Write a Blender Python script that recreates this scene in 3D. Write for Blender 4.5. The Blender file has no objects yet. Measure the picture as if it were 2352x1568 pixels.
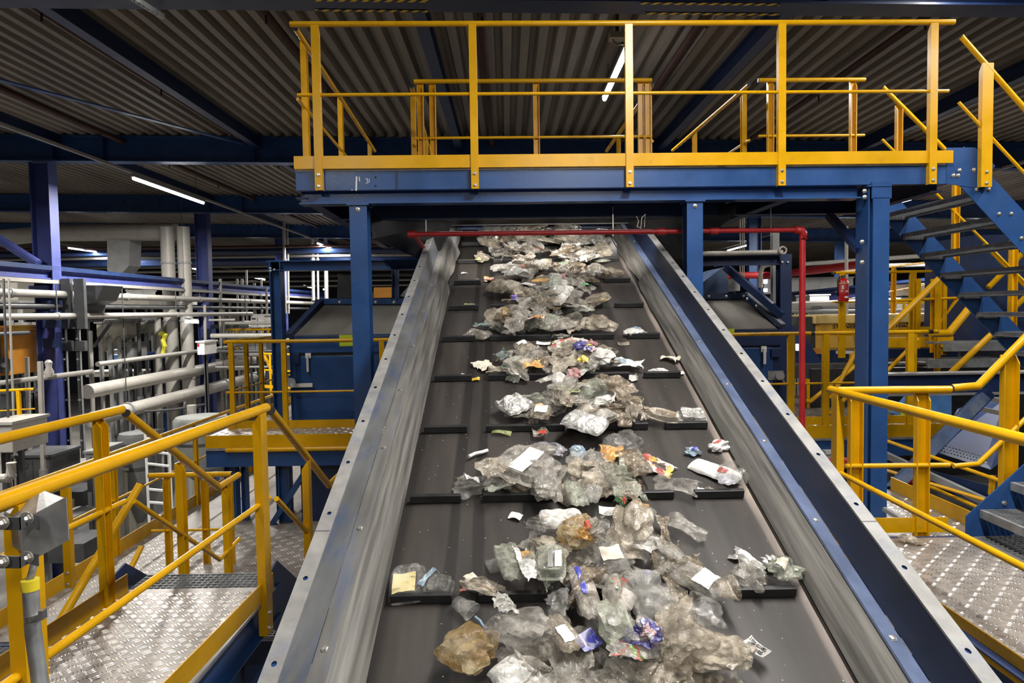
import bpy, bmesh, math, random
from math import sin, cos, tan, pi, atan2, sqrt, radians
from mathutils import Vector as V, Matrix, noise
S = bpy.context.scene
COL = S.collection

# ---------------------------------------------------------------- camera
EZ = 6.0                                   # eye height above the hall floor; builders below use z relative to the eye
F = 1568.0
PITCH, YAW, ROLL = radians(2.63), radians(-0.37), -0.0155
camd = bpy.data.cameras.new('camera'); cam = bpy.data.objects.new('camera', camd); COL.objects.link(cam)
camd.sensor_fit = 'HORIZONTAL'; camd.sensor_width = 36.0; camd.lens = 36.0 * F / 2352.0
camd.clip_start = 0.05; camd.clip_end = 300
CM = (Matrix.Rotation(YAW, 3, 'Z') @ Matrix.Rotation(pi/2 - PITCH, 3, 'X') @ Matrix.Rotation(ROLL, 3, 'Z'))
cam.matrix_world = Matrix.Translation((0, 0, EZ)) @ CM.to_4x4()
S.camera = cam

# ---------------------------------------------------------------- world, exposure
w = bpy.data.worlds.new('world'); S.world = w; w.use_nodes = True
w.node_tree.nodes['Background'].inputs[0].default_value = (0.75, 0.78, 0.85, 1)
w.node_tree.nodes['Background'].inputs[1].default_value = 0.05
S.view_settings.view_transform = 'Standard'; S.view_settings.look = 'None'
S.view_settings.gamma = 1.0; S.view_settings.use_curve_mapping = False
S.view_settings.exposure = 0.25
S.cycles.use_denoising = True
S.cycles.max_bounces = 6; S.cycles.transparent_max_bounces = 10; S.cycles.sample_clamp_indirect = 4.0
S.cycles.caustics_reflective = False; S.cycles.caustics_refractive = False

def roof(x): return 3.78 - 0.0217 * x      # height of the roof sheet above the eye: it falls to the right

# lamps of the hall: (x, y0, y1, drop below the roof, power W).  Fixtures are built round them further down.
LAMPS = [
    (1.60, 8.9, 11.0, .42, 110, 'bright tube light under the roof above the yellow platform railings'),
    (-8.05, 15.0, 18.4, .98, 800, 'large bright tube light hanging at left below the blue roof beam'),
    (-8.05, 29.4, 33.0, .98, 1000, 'small tube light just left of the left platform column, above the machine frame'),
    (11.0, 18.6, 20.8, .70, 700, 'bright tube light below the right end of the platform beside the stair stringer'),
    (11.2, 31.4, 34.6, .70, 900, 'tube light right of the inner platform column above the grey pipe'),
    (-18.4, 29.0, 33.4, 1.28, 1200, 'long tube light at far left beside the purple blue column'),
]
EXTRA = [  # unseen lamps outside the frame: middle row carried on, others added to brighten
    (1.60, 1.0, 3.8, .62, 260), (1.6, -5.5, -2.5, .62, 260), (-3.0, -4.5, -1.5, .62, 150), (5.4, 2.2, 5.0, .62, 150), (-3.6, 4.0, 6.8, .4, 105), (4.6, 5.0, 7.0, .4, 90),
    (-9.4, 7.5, 10.5, 1.4, 560), (-17.5, 13, 16.5, 1.2, 850), (-24.5, 19, 23, 1.2, 1300), (11.5, 8.5, 11.5, .62, 650), (20., 16, 19, .6, 1300), (25.5, 22, 25, .6, 1600),
]

# ---------------------------------------------------------------- pixel -> point at a real distance
def ray(u, v):
    return CM @ V(((u - 1176.0) / F, -(v - 784.0) / F, -1.0))
def at(u, v, Y):
    d = ray(u, v); return d * (Y / d.y)
def atx(u, v, X):
    d = ray(u, v); return d * (X / d.x)
def atz(u, v, Z):
    d = ray(u, v); return d * (Z / d.z)
def pix(p):
    q = CM.transposed() @ V(p); return (1176 + F * q.x / -q.z, 784 - F * q.y / -q.z)

# ---------------------------------------------------------------- mesh builder
class MB:
    def __init__(s): s.v = []; s.f = []; s.mi = []; s.cur = 0
    def add(s, vs, fs):
        n = len(s.v); s.v += [V(p) for p in vs]; s.f += [[n + i for i in f] for f in fs]; s.mi += [s.cur] * len(fs); return s
    def box(s, c, d, R=None):
        x, y, z = d[0]/2, d[1]/2, d[2]/2; c = V(c)
        vs = [V((a*x, b*y, e*z)) for e in (-1, 1) for b in (-1, 1) for a in (-1, 1)]
        if R is not None: vs = [R @ p for p in vs]
        return s.add([p + c for p in vs], [(0,2,3,1),(4,5,7,6),(0,1,5,4),(2,6,7,3),(0,4,6,2),(1,3,7,5)])
    def bb(s, x0, x1, y0, y1, z0, z1):
        return s.box(((x0+x1)/2, (y0+y1)/2, (z0+z1)/2), (abs(x1-x0), abs(y1-y0), abs(z1-z0)))
    def extr(s, prof, p0, p1, up=(0,0,1), cap=True):
        p0, p1 = V(p0), V(p1); d = (p1 - p0).normalized(); up = V(up)
        if abs(d.dot(up.normalized())) > .995: up = V((0,1,0)) if abs(d.y) < .9 else V((1,0,0))
        sd = d.cross(up).normalized(); u = sd.cross(d); n = len(prof)
        vs = [p + sd*a + u*b for p in (p0, p1) for a, b in prof]
        fs = [(i, (i+1) % n, n + (i+1) % n, n + i) for i in range(n)]
        if cap: fs += [tuple(range(n-1, -1, -1)), tuple(range(n, 2*n))]
        return s.add(vs, fs)
    def bar(s, p0, p1, w, h, up=(0,0,1)):
        return s.extr([(-w/2,-h/2),(w/2,-h/2),(w/2,h/2),(-w/2,h/2)], p0, p1, up)
    def tube(s, p0, p1, r, n=10, cap=True):
        return s.extr([(r*cos(2*pi*i/n), r*sin(2*pi*i/n)) for i in range(n)], p0, p1, (0.013,0.017,1), cap)
    def path(s, pts, r, n=10):
        pts = [V(p) for p in pts]; rings = []; up = V((.03,.05,1))
        for i, p in enumerate(pts):
            a = (p - pts[i-1]).normalized() if i else None
            b = (pts[i+1] - p).normalized() if i < len(pts)-1 else None
            d = (a + b).normalized() if a and b else (a or b)
            k = 1 / max(.5, sqrt((1 + a.dot(b))/2)) if a and b else 1
            sd = d.cross(up)
            if sd.length < .1: sd = d.cross(V((0,1,.1)))
            sd.normalize(); u = sd.cross(d)
            rings.append([p + (sd*cos(2*pi*j/n) + u*sin(2*pi*j/n))*r*(k if True else 1) for j in range(n)])
        vs = [q for rg in rings for q in rg]; fs = []
        for i in range(len(rings)-1):
            for j in range(n): fs.append((i*n+j, i*n+(j+1)%n, (i+1)*n+(j+1)%n, (i+1)*n+j))
        fs += [tuple(range(n-1,-1,-1)), tuple(range((len(rings)-1)*n, len(rings)*n))]
        return s.add(vs, fs)
    def lathe(s, prof, c=(0,0,0), n=20, R=None):
        c = V(c); vs = []; fs = []
        for r, z in prof:
            for j in range(n):
                p = V((r*cos(2*pi*j/n), r*sin(2*pi*j/n), z)); vs.append((R @ p if R else p) + c)
        for i in range(len(prof)-1):
            for j in range(n): fs.append((i*n+j, i*n+(j+1)%n, (i+1)*n+(j+1)%n, (i+1)*n+j))
        fs += [tuple(range(n-1,-1,-1)), tuple(range((len(prof)-1)*n, len(prof)*n))]
        return s.add(vs, fs)
    def prism(s, poly, d):          # poly: 3-D outline, d: thickness vector
        poly = [V(p) for p in poly]; d = V(d); n = len(poly)
        return s.add(poly + [p + d for p in poly], [tuple(range(n)), tuple(range(2*n-1, n-1, -1))] + [(i, n+i, n+(i+1)%n, (i+1)%n) for i in range(n)])
    def bolt(s, p, nrm, r=.012, h=.01):
        nrm = V(nrm).normalized(); p = V(p); q = nrm.to_track_quat('Z','Y').to_matrix()
        s.lathe([(r*1.35,0),(r*1.35,h*.25),(r,h*.26),(r,h*.8),(r*.7,h)], p, 6 if r < .03 else 8, q); return s

def prof_I(w, h, tf=.014, tw=.01):
    a, b = w/2, h/2
    return [(-a,-b),(a,-b),(a,-b+tf),(tw/2,-b+tf),(tw/2,b-tf),(a,b-tf),(a,b),(-a,b),(-a,b-tf),(-tw/2,b-tf),(-tw/2,-b+tf),(-a,-b+tf)]
def prof_H(w, h, tf=.014, tw=.01):      # flanges left and right
    return [(b, -a) for a, b in prof_I(h, w, tf, tw)]
def prof_U(w, h, t=.008):               # open to +a
    b = h/2; return [(0,-b),(w,-b),(w,-b+t),(t,-b+t),(t,b-t),(w,b-t),(w,b),(0,b)]
def prof_L(w, h, t=.008): return [(0,0),(w,0),(w,t),(t,t),(t,h),(0,h)]

ROOT = {}
def obj(name, mb, mat, parent=None, smooth=False, bev=0, kind=None, label=None):
    """links ONE mesh object; builder coordinates are relative to the eye."""
    me = bpy.data.meshes.new(name)
    if parent is None:
        xs = [p.x for p in mb.v]; ys = [p.y for p in mb.v]; zs = [p.z for p in mb.v]
        o0 = V(((min(xs)+max(xs))/2, (min(ys)+max(ys))/2, min(zs)))
        off = o0
    else: off = ROOT[parent.name]
    me.from_pydata([p - off for p in mb.v], [], mb.f)
    mats = mat if isinstance(mat, (list, tuple)) else [mat]
    for m in mats: me.materials.append(m)
    if len(mats) > 1: me.polygons.foreach_set('material_index', mb.mi)
    bm = bmesh.new(); bm.from_mesh(me); bmesh.ops.recalc_face_normals(bm, faces=bm.faces)
    bm.to_mesh(me); bm.free()
    if smooth is True: me.polygons.foreach_set('use_smooth', [True]*len(me.polygons))
    elif smooth:
        me.polygons.foreach_set('use_smooth', [True]*len(me.polygons)); me.set_sharp_from_angle(angle=radians(smooth))
    o = bpy.data.objects.new(name, me); COL.objects.link(o)
    if parent is None: o.location = off + V((0,0,EZ)); ROOT[o.name] = off
    else: o.parent = parent; ROOT[o.name] = off
    if bev:
        m = o.modifiers.new('bevel', 'BEVEL'); m.width = bev; m.segments = 2; m.limit_method = 'ANGLE'; m.angle_limit = radians(50)
    if kind: o['kind'] = kind
    if label: o['label'] = label
    return o
def thing(name, label, cat, loc, group=None):
    o = bpy.data.objects.new(name, None); COL.objects.link(o); o.empty_display_size = .1
    o.location = V(loc) + V((0,0,EZ)); ROOT[o.name] = V(loc)
    o['label'] = label; o['category'] = cat
    if group: o['group'] = group
    return o
def tag(o, label, cat, group=None):
    o['label'] = label; o['category'] = cat
    if group: o['group'] = group
    return o
def one(name, label, cat, mb, mat, group=None, **k): return tag(obj(name, mb, mat, None, **k), label, cat, group)
def struct(name, mb, mat, **k): return obj(name, mb, mat, None, kind='structure', **k)

# ---------------------------------------------------------------- materials
def mat(name, col, rough=.5, metal=0., var=.0, scale=6., bump=0., bscale=60., spec=.5, col2=None, stretch=(1,1,1), coat=0., dirt=None, dscale=2.5, damt=.5, dpos=(.5,.7)):
    m = bpy.data.materials.new(name); m.use_nodes = True; nt = m.node_tree; N = nt.nodes; L = nt.links
    b = N['Principled BSDF']; b.inputs['Base Color'].default_value = (*col, 1); b.inputs['Roughness'].default_value = rough
    b.inputs['Metallic'].default_value = metal; b.inputs['Specular IOR Level'].default_value = spec; b.inputs['Coat Weight'].default_value = coat
    if var or bump or dirt:
        tc = N.new('ShaderNodeTexCoord'); mp = N.new('ShaderNodeMapping'); L.new(tc.outputs['Object'], mp.inputs[0]); mp.inputs['Scale'].default_value = stretch
    if var or col2:
        n = N.new('ShaderNodeTexNoise'); n.inputs['Scale'].default_value = scale; n.inputs['Detail'].default_value = 6; L.new(mp.outputs[0], n.inputs['Vector'])
        r = N.new('ShaderNodeValToRGB'); L.new(n.outputs['Fac'], r.inputs[0])
        c2 = col2 or tuple(min(1, c*(1+var)) for c in col); c1 = col if col2 else tuple(c*(1-var) for c in col)
        r.color_ramp.elements[0].position = .35; r.color_ramp.elements[1].position = .65
        r.color_ramp.elements[0].color = (*c1, 1); r.color_ramp.elements[1].color = (*c2, 1)
        out = r.outputs[0]
        if dirt:
            n2 = N.new('ShaderNodeTexNoise'); n2.inputs['Scale'].default_value = dscale; n2.inputs['Detail'].default_value = 8; n2.inputs['Roughness'].default_value = .7
            L.new(mp.outputs[0], n2.inputs['Vector']); mr = N.new('ShaderNodeMapRange'); mr.inputs[1].default_value = dpos[0]; mr.inputs[2].default_value = dpos[1]; mr.inputs[4].default_value = damt
            L.new(n2.outputs['Fac'], mr.inputs[0]); mx = N.new('ShaderNodeMix'); mx.data_type = 'RGBA'
            L.new(mr.outputs[0], mx.inputs[0]); L.new(out, mx.inputs[6]); mx.inputs[7].default_value = (*dirt, 1); out = mx.outputs[2]
        L.new(out, b.inputs['Base Color'])
        rr = N.new('ShaderNodeMapRange'); rr.inputs[3].default_value = max(.02, rough - .1); rr.inputs[4].default_value = min(1, rough + .12)
        L.new(n.outputs['Fac'], rr.inputs[0]); L.new(rr.outputs[0], b.inputs['Roughness'])
    if bump:
        n3 = N.new('ShaderNodeTexNoise'); n3.inputs['Scale'].default_value = bscale; n3.inputs['Detail'].default_value = 4; L.new(mp.outputs[0], n3.inputs['Vector'])
        bp = N.new('ShaderNodeBump'); bp.inputs['Strength'].default_value = bump; bp.inputs['Distance'].default_value = .01
        L.new(n3.outputs['Fac'], bp.inputs['Height']); L.new(bp.outputs[0], b.inputs['Normal'])
    return m
def emis(name, col, st):
    m = bpy.data.materials.new(name); m.use_nodes = True; b = m.node_tree.nodes['Principled BSDF']
    b.inputs['Base Color'].default_value = (.8,.8,.8,1); b.inputs['Emission Color'].default_value = (*col, 1); b.inputs['Emission Strength'].default_value = st
    return m

YEL = mat('yellow_paint', (.62,.322,.001), .27, 0, .07, 5, .04, 90, spec=.4, dirt=(.30,.17,.02), damt=.5, dscale=9, dpos=(.58,.78))
BLU = mat('blue_paint', (.019,.066,.205), .30, 0, .12, 4, .06, 80, dirt=(.03,.07,.17), damt=.6, dscale=5)
BLD = mat('dark_blue_paint', (.011,.026,.085), .42, 0, .15, 4, .05, 80)
BLG = mat('dusty_blue_paint', (.05,.085,.17), .55, 0, .2, 5, .06, 60, dirt=(.17,.165,.16), damt=.7, dscale=4)
PUR = mat('purple_blue_paint', (.042,.055,.20), .5, 0, .15, 3)
RED = mat('red_pipe_paint', (.36,.012,.014), .42, 0, .12, 8, .05, 50)
BRN = mat('brown_primer', (.055,.018,.014), .6, 0, .2, 6)
ROOFM = mat('roof_sheet', (.225,.195,.165), .5, .0, .2, 1.5, .0, 60, dirt=(.16,.135,.11), damt=.7, dscale=1.2, stretch=(1,.25,1))
GALV = mat('galvanised_steel', (.36,.37,.38), .42, .55, .2, 12, .05, 70)
GALD = mat('dark_grating_steel', (.25,.26,.27), .5, .4, .2, 12)
STEEL = mat('stainless_steel', (.6,.59,.57), .28, .9, .1, 8)
BOLT = mat('bolt_steel', (.62,.6,.56), .3, .8)
ALU = mat('checker_plate', (.36,.325,.295), .42, .6, .18, 3, .08, 40, dirt=(.20,.17,.15), damt=.75, dscale=3.5, dpos=(.45,.68))
BARS = mat('worn_checker_bars', (.78,.74,.69), .24, .9, .1, 6)
CONC = mat('concrete', (.15,.14,.125), .8, 0, .25, .6, .1, 8)
WALL = mat('dark_wall', (.035,.038,.05), .8, 0, .25, .4)
PIPE = mat('grey_pipe', (.33,.315,.285), .5, .1, .12, 3, dirt=(.2,.17,.14), damt=.5, dscale=3)
PIPW = mat('pale_pipe', (.37,.35,.315), .5, .1, .12, 3, dirt=(.25,.21,.17), damt=.6, dscale=3)
CREAM = mat('cream_paint', (.46,.435,.36), .5, 0, .12, 2, dirt=(.26,.22,.16), damt=.5, dscale=2)
GREY = mat('grey_paint', (.24,.24,.235), .5, 0, .15, 3)
DGREY = mat('dark_grey_paint', (.055,.057,.06), .5, 0, .2, 3)
HOOD = mat('grey_rubber_sheet', (.15,.14,.125), .55, 0, .12, 2.5, .06, 60)
BLACK = mat('black_rubber', (.012,.012,.013), .5, 0, .2, 10)
WHITE = mat('white_paint', (.72,.71,.68), .5, 0, .08, 5)
ORG = mat('orange_paint', (.55,.22,.02), .5, 0, .12, 3)
YELM = mat('machine_yellow', (.66,.38,.06), .4, 0, .08, 2)
LIME = mat('lime_sign', (.56,.68,.02), .5, 0, .05, 4)
GREEN = mat('green_panel', (.04,.13,.07), .6, 0, .2, 5)
LBLU = mat('light_blue_paint', (.10,.27,.62), .42, 0, .12, 4)
INK = mat('black_ink', (.012,.013,.02), .5)
TUBE = emis('tube_glow', (.95,.96,1.0), 9.0)
SIGN = emis('panel_screen', (.75,.85,1.0), 1.5)
# ================================================================ the hall: floor, walls, roof
struct('floor', MB().bb(-34, 30, -12, 62, -6.2, -6.0), CONC)
struct('wall_back', MB().bb(-34, 30, 60, 60.3, -6, 4.6), WALL)
struct('wall_left', MB().bb(-34.3, -34, -12, 60, -6, 4.6), WALL)
struct('wall_right', MB().bb(30, 30.3, -12, 60, -6, 4.6), WALL)
mb = MB(); P = .25; x = -34.0; prof = []
while x < 30:
    for dx, dz in ((0, 0), (.105, 0), (.145, .11), (.21, .11)): prof.append((x+dx, roof(x+dx)+dz))
    x += P
n = len(prof)
mb.add([V((a, -12, b)) for a, b in prof] + [V((a, 60, b)) for a, b in prof], [(i, i+1, n+i+1, n+i) for i in range(n-1)])
struct('ceiling', mb, ROOFM)

# roof beams across the hall, every 7.9 m
def roof_beam(Y, label, w=.3, h=.56, x0=-32, x1=29, m=BLU):
    t = thing('roof_beam', label, 'roof beam', (0, Y, roof(0)-.02-h), 'blue roof beams across the hall')
    obj('beam', MB().extr(prof_I(w, h, .022, .016), (x0, Y, roof(x0)-.02-h/2), (x1, Y, roof(x1)-.02-h/2)), m, t)
    mb = MB()
    for x in (-9.9, -8.8, -5.5, -1.0, 3.4, 7.8, 12.2):
        for s in (-1, 1): mb2 = MB().bb(x-.006, x+.006, Y+s*.01, Y+s*.13, roof(x)-.0-h, roof(x)-.05); obj('stiffener', mb2, m, t)
    return t
BM0 = roof_beam(7.36, 'dark blue roof beam along the top edge of the picture with yellow black tape', m=BLD)
roof_beam(15.3, 'long blue roof beam behind the upper platform railings')
roof_beam(23.2, 'short looking blue roof beam under the first one at left, by the big tube light')
roof_beam(31.1, 'faint far blue roof beam, third one back at left')
# hazard tapes under the first beam: both edges of its bottom flange
TAPE = bpy.data.materials.new('hazard_tape'); TAPE.use_nodes = True
N_ = TAPE.node_tree.nodes; L_ = TAPE.node_tree.links
tc = N_.new('ShaderNodeTexCoord'); sx = N_.new('ShaderNodeSeparateXYZ'); L_.new(tc.outputs['Object'], sx.inputs[0])
m1 = N_.new('ShaderNodeMath'); m1.operation = 'ADD'; L_.new(sx.outputs['X'], m1.inputs[0]); L_.new(sx.outputs['Y'], m1.inputs[1])
m2 = N_.new('ShaderNodeMath'); m2.operation = 'MULTIPLY'; m2.inputs[1].default_value = 8.3; L_.new(m1.outputs[0], m2.inputs[0])
m3 = N_.new('ShaderNodeMath'); m3.operation = 'FRACT'; L_.new(m2.outputs[0], m3.inputs[0])
m4 = N_.new('ShaderNodeMath'); m4.operation = 'GREATER_THAN'; m4.inputs[1].default_value = .5; L_.new(m3.outputs[0], m4.inputs[0])
mx = N_.new('ShaderNodeMix'); mx.data_type = 'RGBA'; L_.new(m4.outputs[0], mx.inputs[0]); mx.inputs[6].default_value = (.85,.58,.03,1); mx.inputs[7].default_value = (.015,.015,.018,1)
L_.new(mx.outputs[2], N_['Principled BSDF'].inputs['Base Color'])
for (ua, ub) in ((742, 1002), (1478, 1792)):
    for k, dy in enumerate((-.12, .12)):
        Y = 7.36 + dy; xa = (ua-1166)/F*Y; xb = (ub-1166)/F*Y
        if k: xa += .02; xb -= .02
        za, zb = roof(xa)-.585, roof(xb)-.585
        obj('hazard_tape', MB().prism([(xa, Y-.025, za), (xb, Y-.025, zb), (xb, Y+.025, zb), (xa, Y+.025, za)], (0, 0, -.002)), TAPE, BM0, label='yellow and black hazard tape')
# purlins along the hall
for X, lab in ((-9.8, 'dark purlin under the roof at the far left, outermost'), (-5.42, 'dark blue purlin slanting through the roof at upper left'), (-1.0, 'dark blue purlin under the roof left of the middle, behind the platform railing'),
            (3.4, 'dark blue purlin under the roof right of the lit tube lamp'), (7.8, 'dark blue purlin under the roof at upper right, behind the stair handrail')):
    one('roof_purlin', lab, 'purlin', MB().extr(prof_I(.16, .24, .014, .01), (X, 7.6, roof(X)-.14), (X, 55, roof(X)-.14)), BLD, 'dark blue purlins under the roof')
for X, lab in ((-8.4, 'brown sprinkler pipe under the roof at far left'), (-5.68, 'brown sprinkler pipe beside the dark purlin at upper left'), (-2.93, 'brown sprinkler pipe left of the platform railing, under the roof'), (-.27, 'dark red brown sprinkler pipe running straight back at the middle of the roof'),
            (2.5, 'brown sprinkler pipe under the roof right of the lit tube lamp'), (5.22, 'brown sprinkler pipe under the roof above the right railings')):
    t = thing('sprinkler_pipe', lab, 'pipe', (X, 7.6, roof(X)-.17), 'brown sprinkler pipes under the roof')
    obj('pipe', MB().tube((X, 5, roof(X)-.13), (X, 50, roof(X)-.13), .05), BRN, t, True)
    for k in range(7): obj('sprinkler_head', MB().tube((X+.02, 8.6+2.9*k, roof(X)-.13), (X+.02, 8.6+2.9*k, roof(X)-.28), .016, 6), BRN, t)
# flat wind brace in the roof at left
a, b = at(0, 184, 9.75), at(560, 331, 15.05); a2 = a + (a-b)*.4
t = one('wind_brace', 'thin blue flat bar brace slanting under the roof at left', 'brace', MB().bar(a2, b, .11, .02), BLU)
a, b = at(600, 322, 15.1), at(585, 318, 15.0)
# second row of roof clutter: trunking the lamps hang from
def lamp_fixture(L, seen=True):
    X, y0, y1, drop, pw, lab = L
    z = roof(X) - drop
    t = thing('tube_light', lab, 'ceiling light', (X, (y0+y1)/2, z), 'tube lights under the roof')
    tilt = .08 if X == 1.6 and y0 > 8 else 0
    obj('housing', MB().bb(X-.045, X+.045, y0-.05, y1+.05, z+.03, z+.09), GREY, t)
    obj('tube', MB().tube((X, y0, z), (X, y1, z), .034, 10), TUBE, t, True)
    for y in (y0+.4, y1-.4): obj('hanger', MB().tube((X, y, z+.09), (X, y, roof(X)-.01), .006, 5), DGREY, t)
    ld = bpy.data.lights.new('lamp_light', 'AREA'); ld.shape = 'RECTANGLE'; ld.size = .12; ld.size_y = y1-y0; ld.energy = pw*1.0; ld.color = (1.0, .97, .92)
    lo = bpy.data.objects.new('lamp_light', ld); COL.objects.link(lo); lo.location = (X, (y0+y1)/2, z-.05+EZ)
    return t
for L in LAMPS: lamp_fixture(L)
for X, y0, y1, d, pw in EXTRA: lamp_fixture((X, y0, y1, d, pw, 'unseen tube light added outside the frame to light the hall'))
for X, y0, y1, dr, lab in ((-8.05, 8.0, 48, .98, 'thin grey trunking line carrying the big tube light at left'), (-18.4, 20, 50, 1.28, 'thin grey trunking line carrying the long tube light at far left'), (11.0, 14, 40, .70, 'thin grey trunking line carrying the right tube lights')):
    one('lamp_trunking', lab, 'trunking', MB().bb(X-.03, X+.03, y0, y1, roof(X)-dr+.095, roof(X)-dr+.15), PIPE, 'lamp trunking lines')
ps = thing('perforated_strut', 'grey perforated strut crossing the top beam at the upper left', 'strut', at(340, 20, 7.1)); obj('strut', MB().bar(at(300, -8, 7.0), at(374, 38, 7.5), .05, .05), GALV, ps)
for k in range(7): q = at(304+10*k, -6+6.2*k, 7.0+.07*k) + V((0,-.03,-.02)); obj('slot', MB().bb(q.x-.012, q.x+.012, q.y-.004, q.y, q.z-.008, q.z+.008), BLACK, ps)
jb2 = thing('ceiling_box', 'small pale junction box under the roof above the lit tube light', 'electrical box', at(1418, 82, 8.5)); c = at(1418, 82, 8.5); obj('box', MB().bb(c.x-.1, c.x+.1, 8.45, 8.6, c.z-.04, c.z+.04), PIPW, jb2, bev=.01); obj('cable', MB().path([c+V((-.06,0,-.04)), c+V((0,.05,-.09)), c+V((.12,.1,-.06)), c+V((.17,.2,.02))], .008, 6), DGREY, jb2, True)
obj('bracket', MB().bb(c.x-.02, c.x+.02, 8.5, 8.54, c.z+.04, roof(c.x)-.005), DGREY, jb2)
# far small lamps of the same rows
for (ua, va, ub, vb, Y0, lab) in ((443, 616, 460, 620, 38, 'tiny lit lamp between the two tall grey ducts and the blue column'), (572, 634, 608, 642, 40, 'small lit lamp pair left of the blue machine frame'),
        (698, 656, 721, 661, 44, 'tiny lit lamp inside the blue machine frame'), (742, 664, 752, 666, 47, 'faint lit lamp dot right inside the blue machine frame'),
        (1924, 605, 1958, 598, 30, 'lit lamp above the fire extinguisher, left of the big blue column'), (2215, 556, 2243, 550, 24, 'small lit lamp seen between the upper stair treads'),
        (425, 737, 456, 739, 21, 'bluish lit lamp in front of the second tall grey duct')):
    a, b = at(ua, va, Y0), at(ub, vb, Y0 + (1.2 if abs(vb-va) > 3 else .1))
    t = thing('small_lamp', lab, 'lamp', a, 'small lit lamps far back'); obj('tube', MB().tube(a, b, .05, 8), TUBE, t, True); obj('housing', MB().tube(a+V((0,0,.06)), b+V((0,0,.06)), .035, 6), GREY, t); obj('hanger', MB().tube(a+V((0,.02,.06)), (a.x, a.y+.02, roof(a.x)), .008, 5), DGREY, t)
# ================================================================ the inclined conveyor
TH = radians(21.2); HB, HL, HF = 2.02, 1.90, 1.72; XC = .333
CT, ST = cos(TH), sin(TH)
def B(x, s, n=0.):                      # x across, s metres up the slope, n above the belt
    return V((x, s*CT - n*ST, -HB/CT + s*ST + n*CT))
def buv(u, v, n=0.):                    # pixel -> (x, s) on the belt, n above it
    d = ray(u, v); N = V((0, -ST, CT)); k = (-HB + n) / d.dot(N); p = d*k; q = p - N*(n - HB)
    return p.x, (p - B(0, 0, n)).dot(V((0, CT, ST)))
S0, S1 = -1.2, 9.2                      # lower and upper end
WB = .86
BELT = bpy.data.materials.new('belt_rubber'); BELT.use_nodes = True
nt = BELT.node_tree; N_ = nt.nodes; L_ = nt.links; bs = N_['Principled BSDF']
tc = N_.new('ShaderNodeTexCoord'); mp = N_.new('ShaderNodeMapping'); L_.new(tc.outputs['Object'], mp.inputs[0]); mp.inputs['Scale'].default_value = (1, .12, .12)
n1 = N_.new('ShaderNodeTexNoise'); n1.inputs['Scale'].default_value = 9; n1.inputs['Detail'].default_value = 8; L_.new(mp.outputs[0], n1.inputs['Vector'])
n2 = N_.new('ShaderNodeTexNoise'); n2.inputs['Scale'].default_value = 1.6; n2.inputs['Detail'].default_value = 6; L_.new(tc.outputs['Object'], n2.inputs['Vector'])
r1 = N_.new('ShaderNodeValToRGB'); L_.new(n1.outputs['Fac'], r1.inputs[0])
r1.color_ramp.elements[0].color = (.015,.0128,.0112,1); r1.color_ramp.elements[1].color = (.047,.039,.033,1); r1.color_ramp.elements[0].position = .3; r1.color_ramp.elements[1].position = .7
mxb = N_.new('ShaderNodeMix'); mxb.data_type = 'RGBA'; mxb.blend_type = 'MULTIPLY'; mxb.inputs[0].default_value = .6; L_.new(r1.outputs[0], mxb.inputs[6]); L_.new(n2.outputs['Color'], mxb.inputs[7])
ad = N_.new('ShaderNodeMix'); ad.data_type = 'RGBA'
# tracks: darker lengthwise bands, worn pale strip at the right edge (wear of the belt itself)
sx = N_.new('ShaderNodeSeparateXYZ'); L_.new(tc.outputs['Object'], sx.inputs[0])
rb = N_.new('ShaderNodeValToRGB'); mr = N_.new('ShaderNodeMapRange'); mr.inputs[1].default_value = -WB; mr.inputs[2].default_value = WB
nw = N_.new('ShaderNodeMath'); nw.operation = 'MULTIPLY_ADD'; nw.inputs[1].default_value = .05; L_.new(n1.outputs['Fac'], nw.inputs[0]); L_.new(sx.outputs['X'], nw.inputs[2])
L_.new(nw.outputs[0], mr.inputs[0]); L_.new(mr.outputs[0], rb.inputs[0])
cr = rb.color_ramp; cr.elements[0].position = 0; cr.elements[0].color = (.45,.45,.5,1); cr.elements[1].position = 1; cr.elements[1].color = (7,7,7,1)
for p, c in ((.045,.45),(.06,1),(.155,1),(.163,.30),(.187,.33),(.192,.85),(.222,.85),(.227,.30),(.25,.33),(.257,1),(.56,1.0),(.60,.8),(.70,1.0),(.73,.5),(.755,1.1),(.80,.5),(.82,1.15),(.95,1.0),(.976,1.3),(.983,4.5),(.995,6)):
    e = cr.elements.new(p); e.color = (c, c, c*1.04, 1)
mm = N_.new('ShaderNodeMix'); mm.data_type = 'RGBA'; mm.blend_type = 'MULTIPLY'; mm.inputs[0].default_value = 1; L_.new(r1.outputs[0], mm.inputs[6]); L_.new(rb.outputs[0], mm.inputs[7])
# specks of grit
vo = N_.new('ShaderNodeTexVoronoi'); vo.inputs['Scale'].default_value = 30; L_.new(tc.outputs['Object'], vo.inputs['Vector'])
lt = N_.new('ShaderNodeMath'); lt.operation = 'LESS_THAN'; lt.inputs[1].default_value = .075; L_.new(vo.outputs['Distance'], lt.inputs[0])
gt = N_.new('ShaderNodeMath'); gt.operation = 'GREATER_THAN'; gt.inputs[1].default_value = .62; sc_ = N_.new('ShaderNodeSeparateColor'); L_.new(vo.outputs['Color'], sc_.inputs[0]); L_.new(sc_.outputs[0], gt.inputs[0])
sp = N_.new('ShaderNodeMath'); sp.operation = 'MULTIPLY'; L_.new(lt.outputs[0], sp.inputs[0]); L_.new(gt.outputs[0], sp.inputs[1])
L_.new(sp.outputs[0], ad.inputs[0]); L_.new(mm.outputs[2], ad.inputs[6]); ad.inputs[7].default_value = (.40,.36,.31,1)
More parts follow.
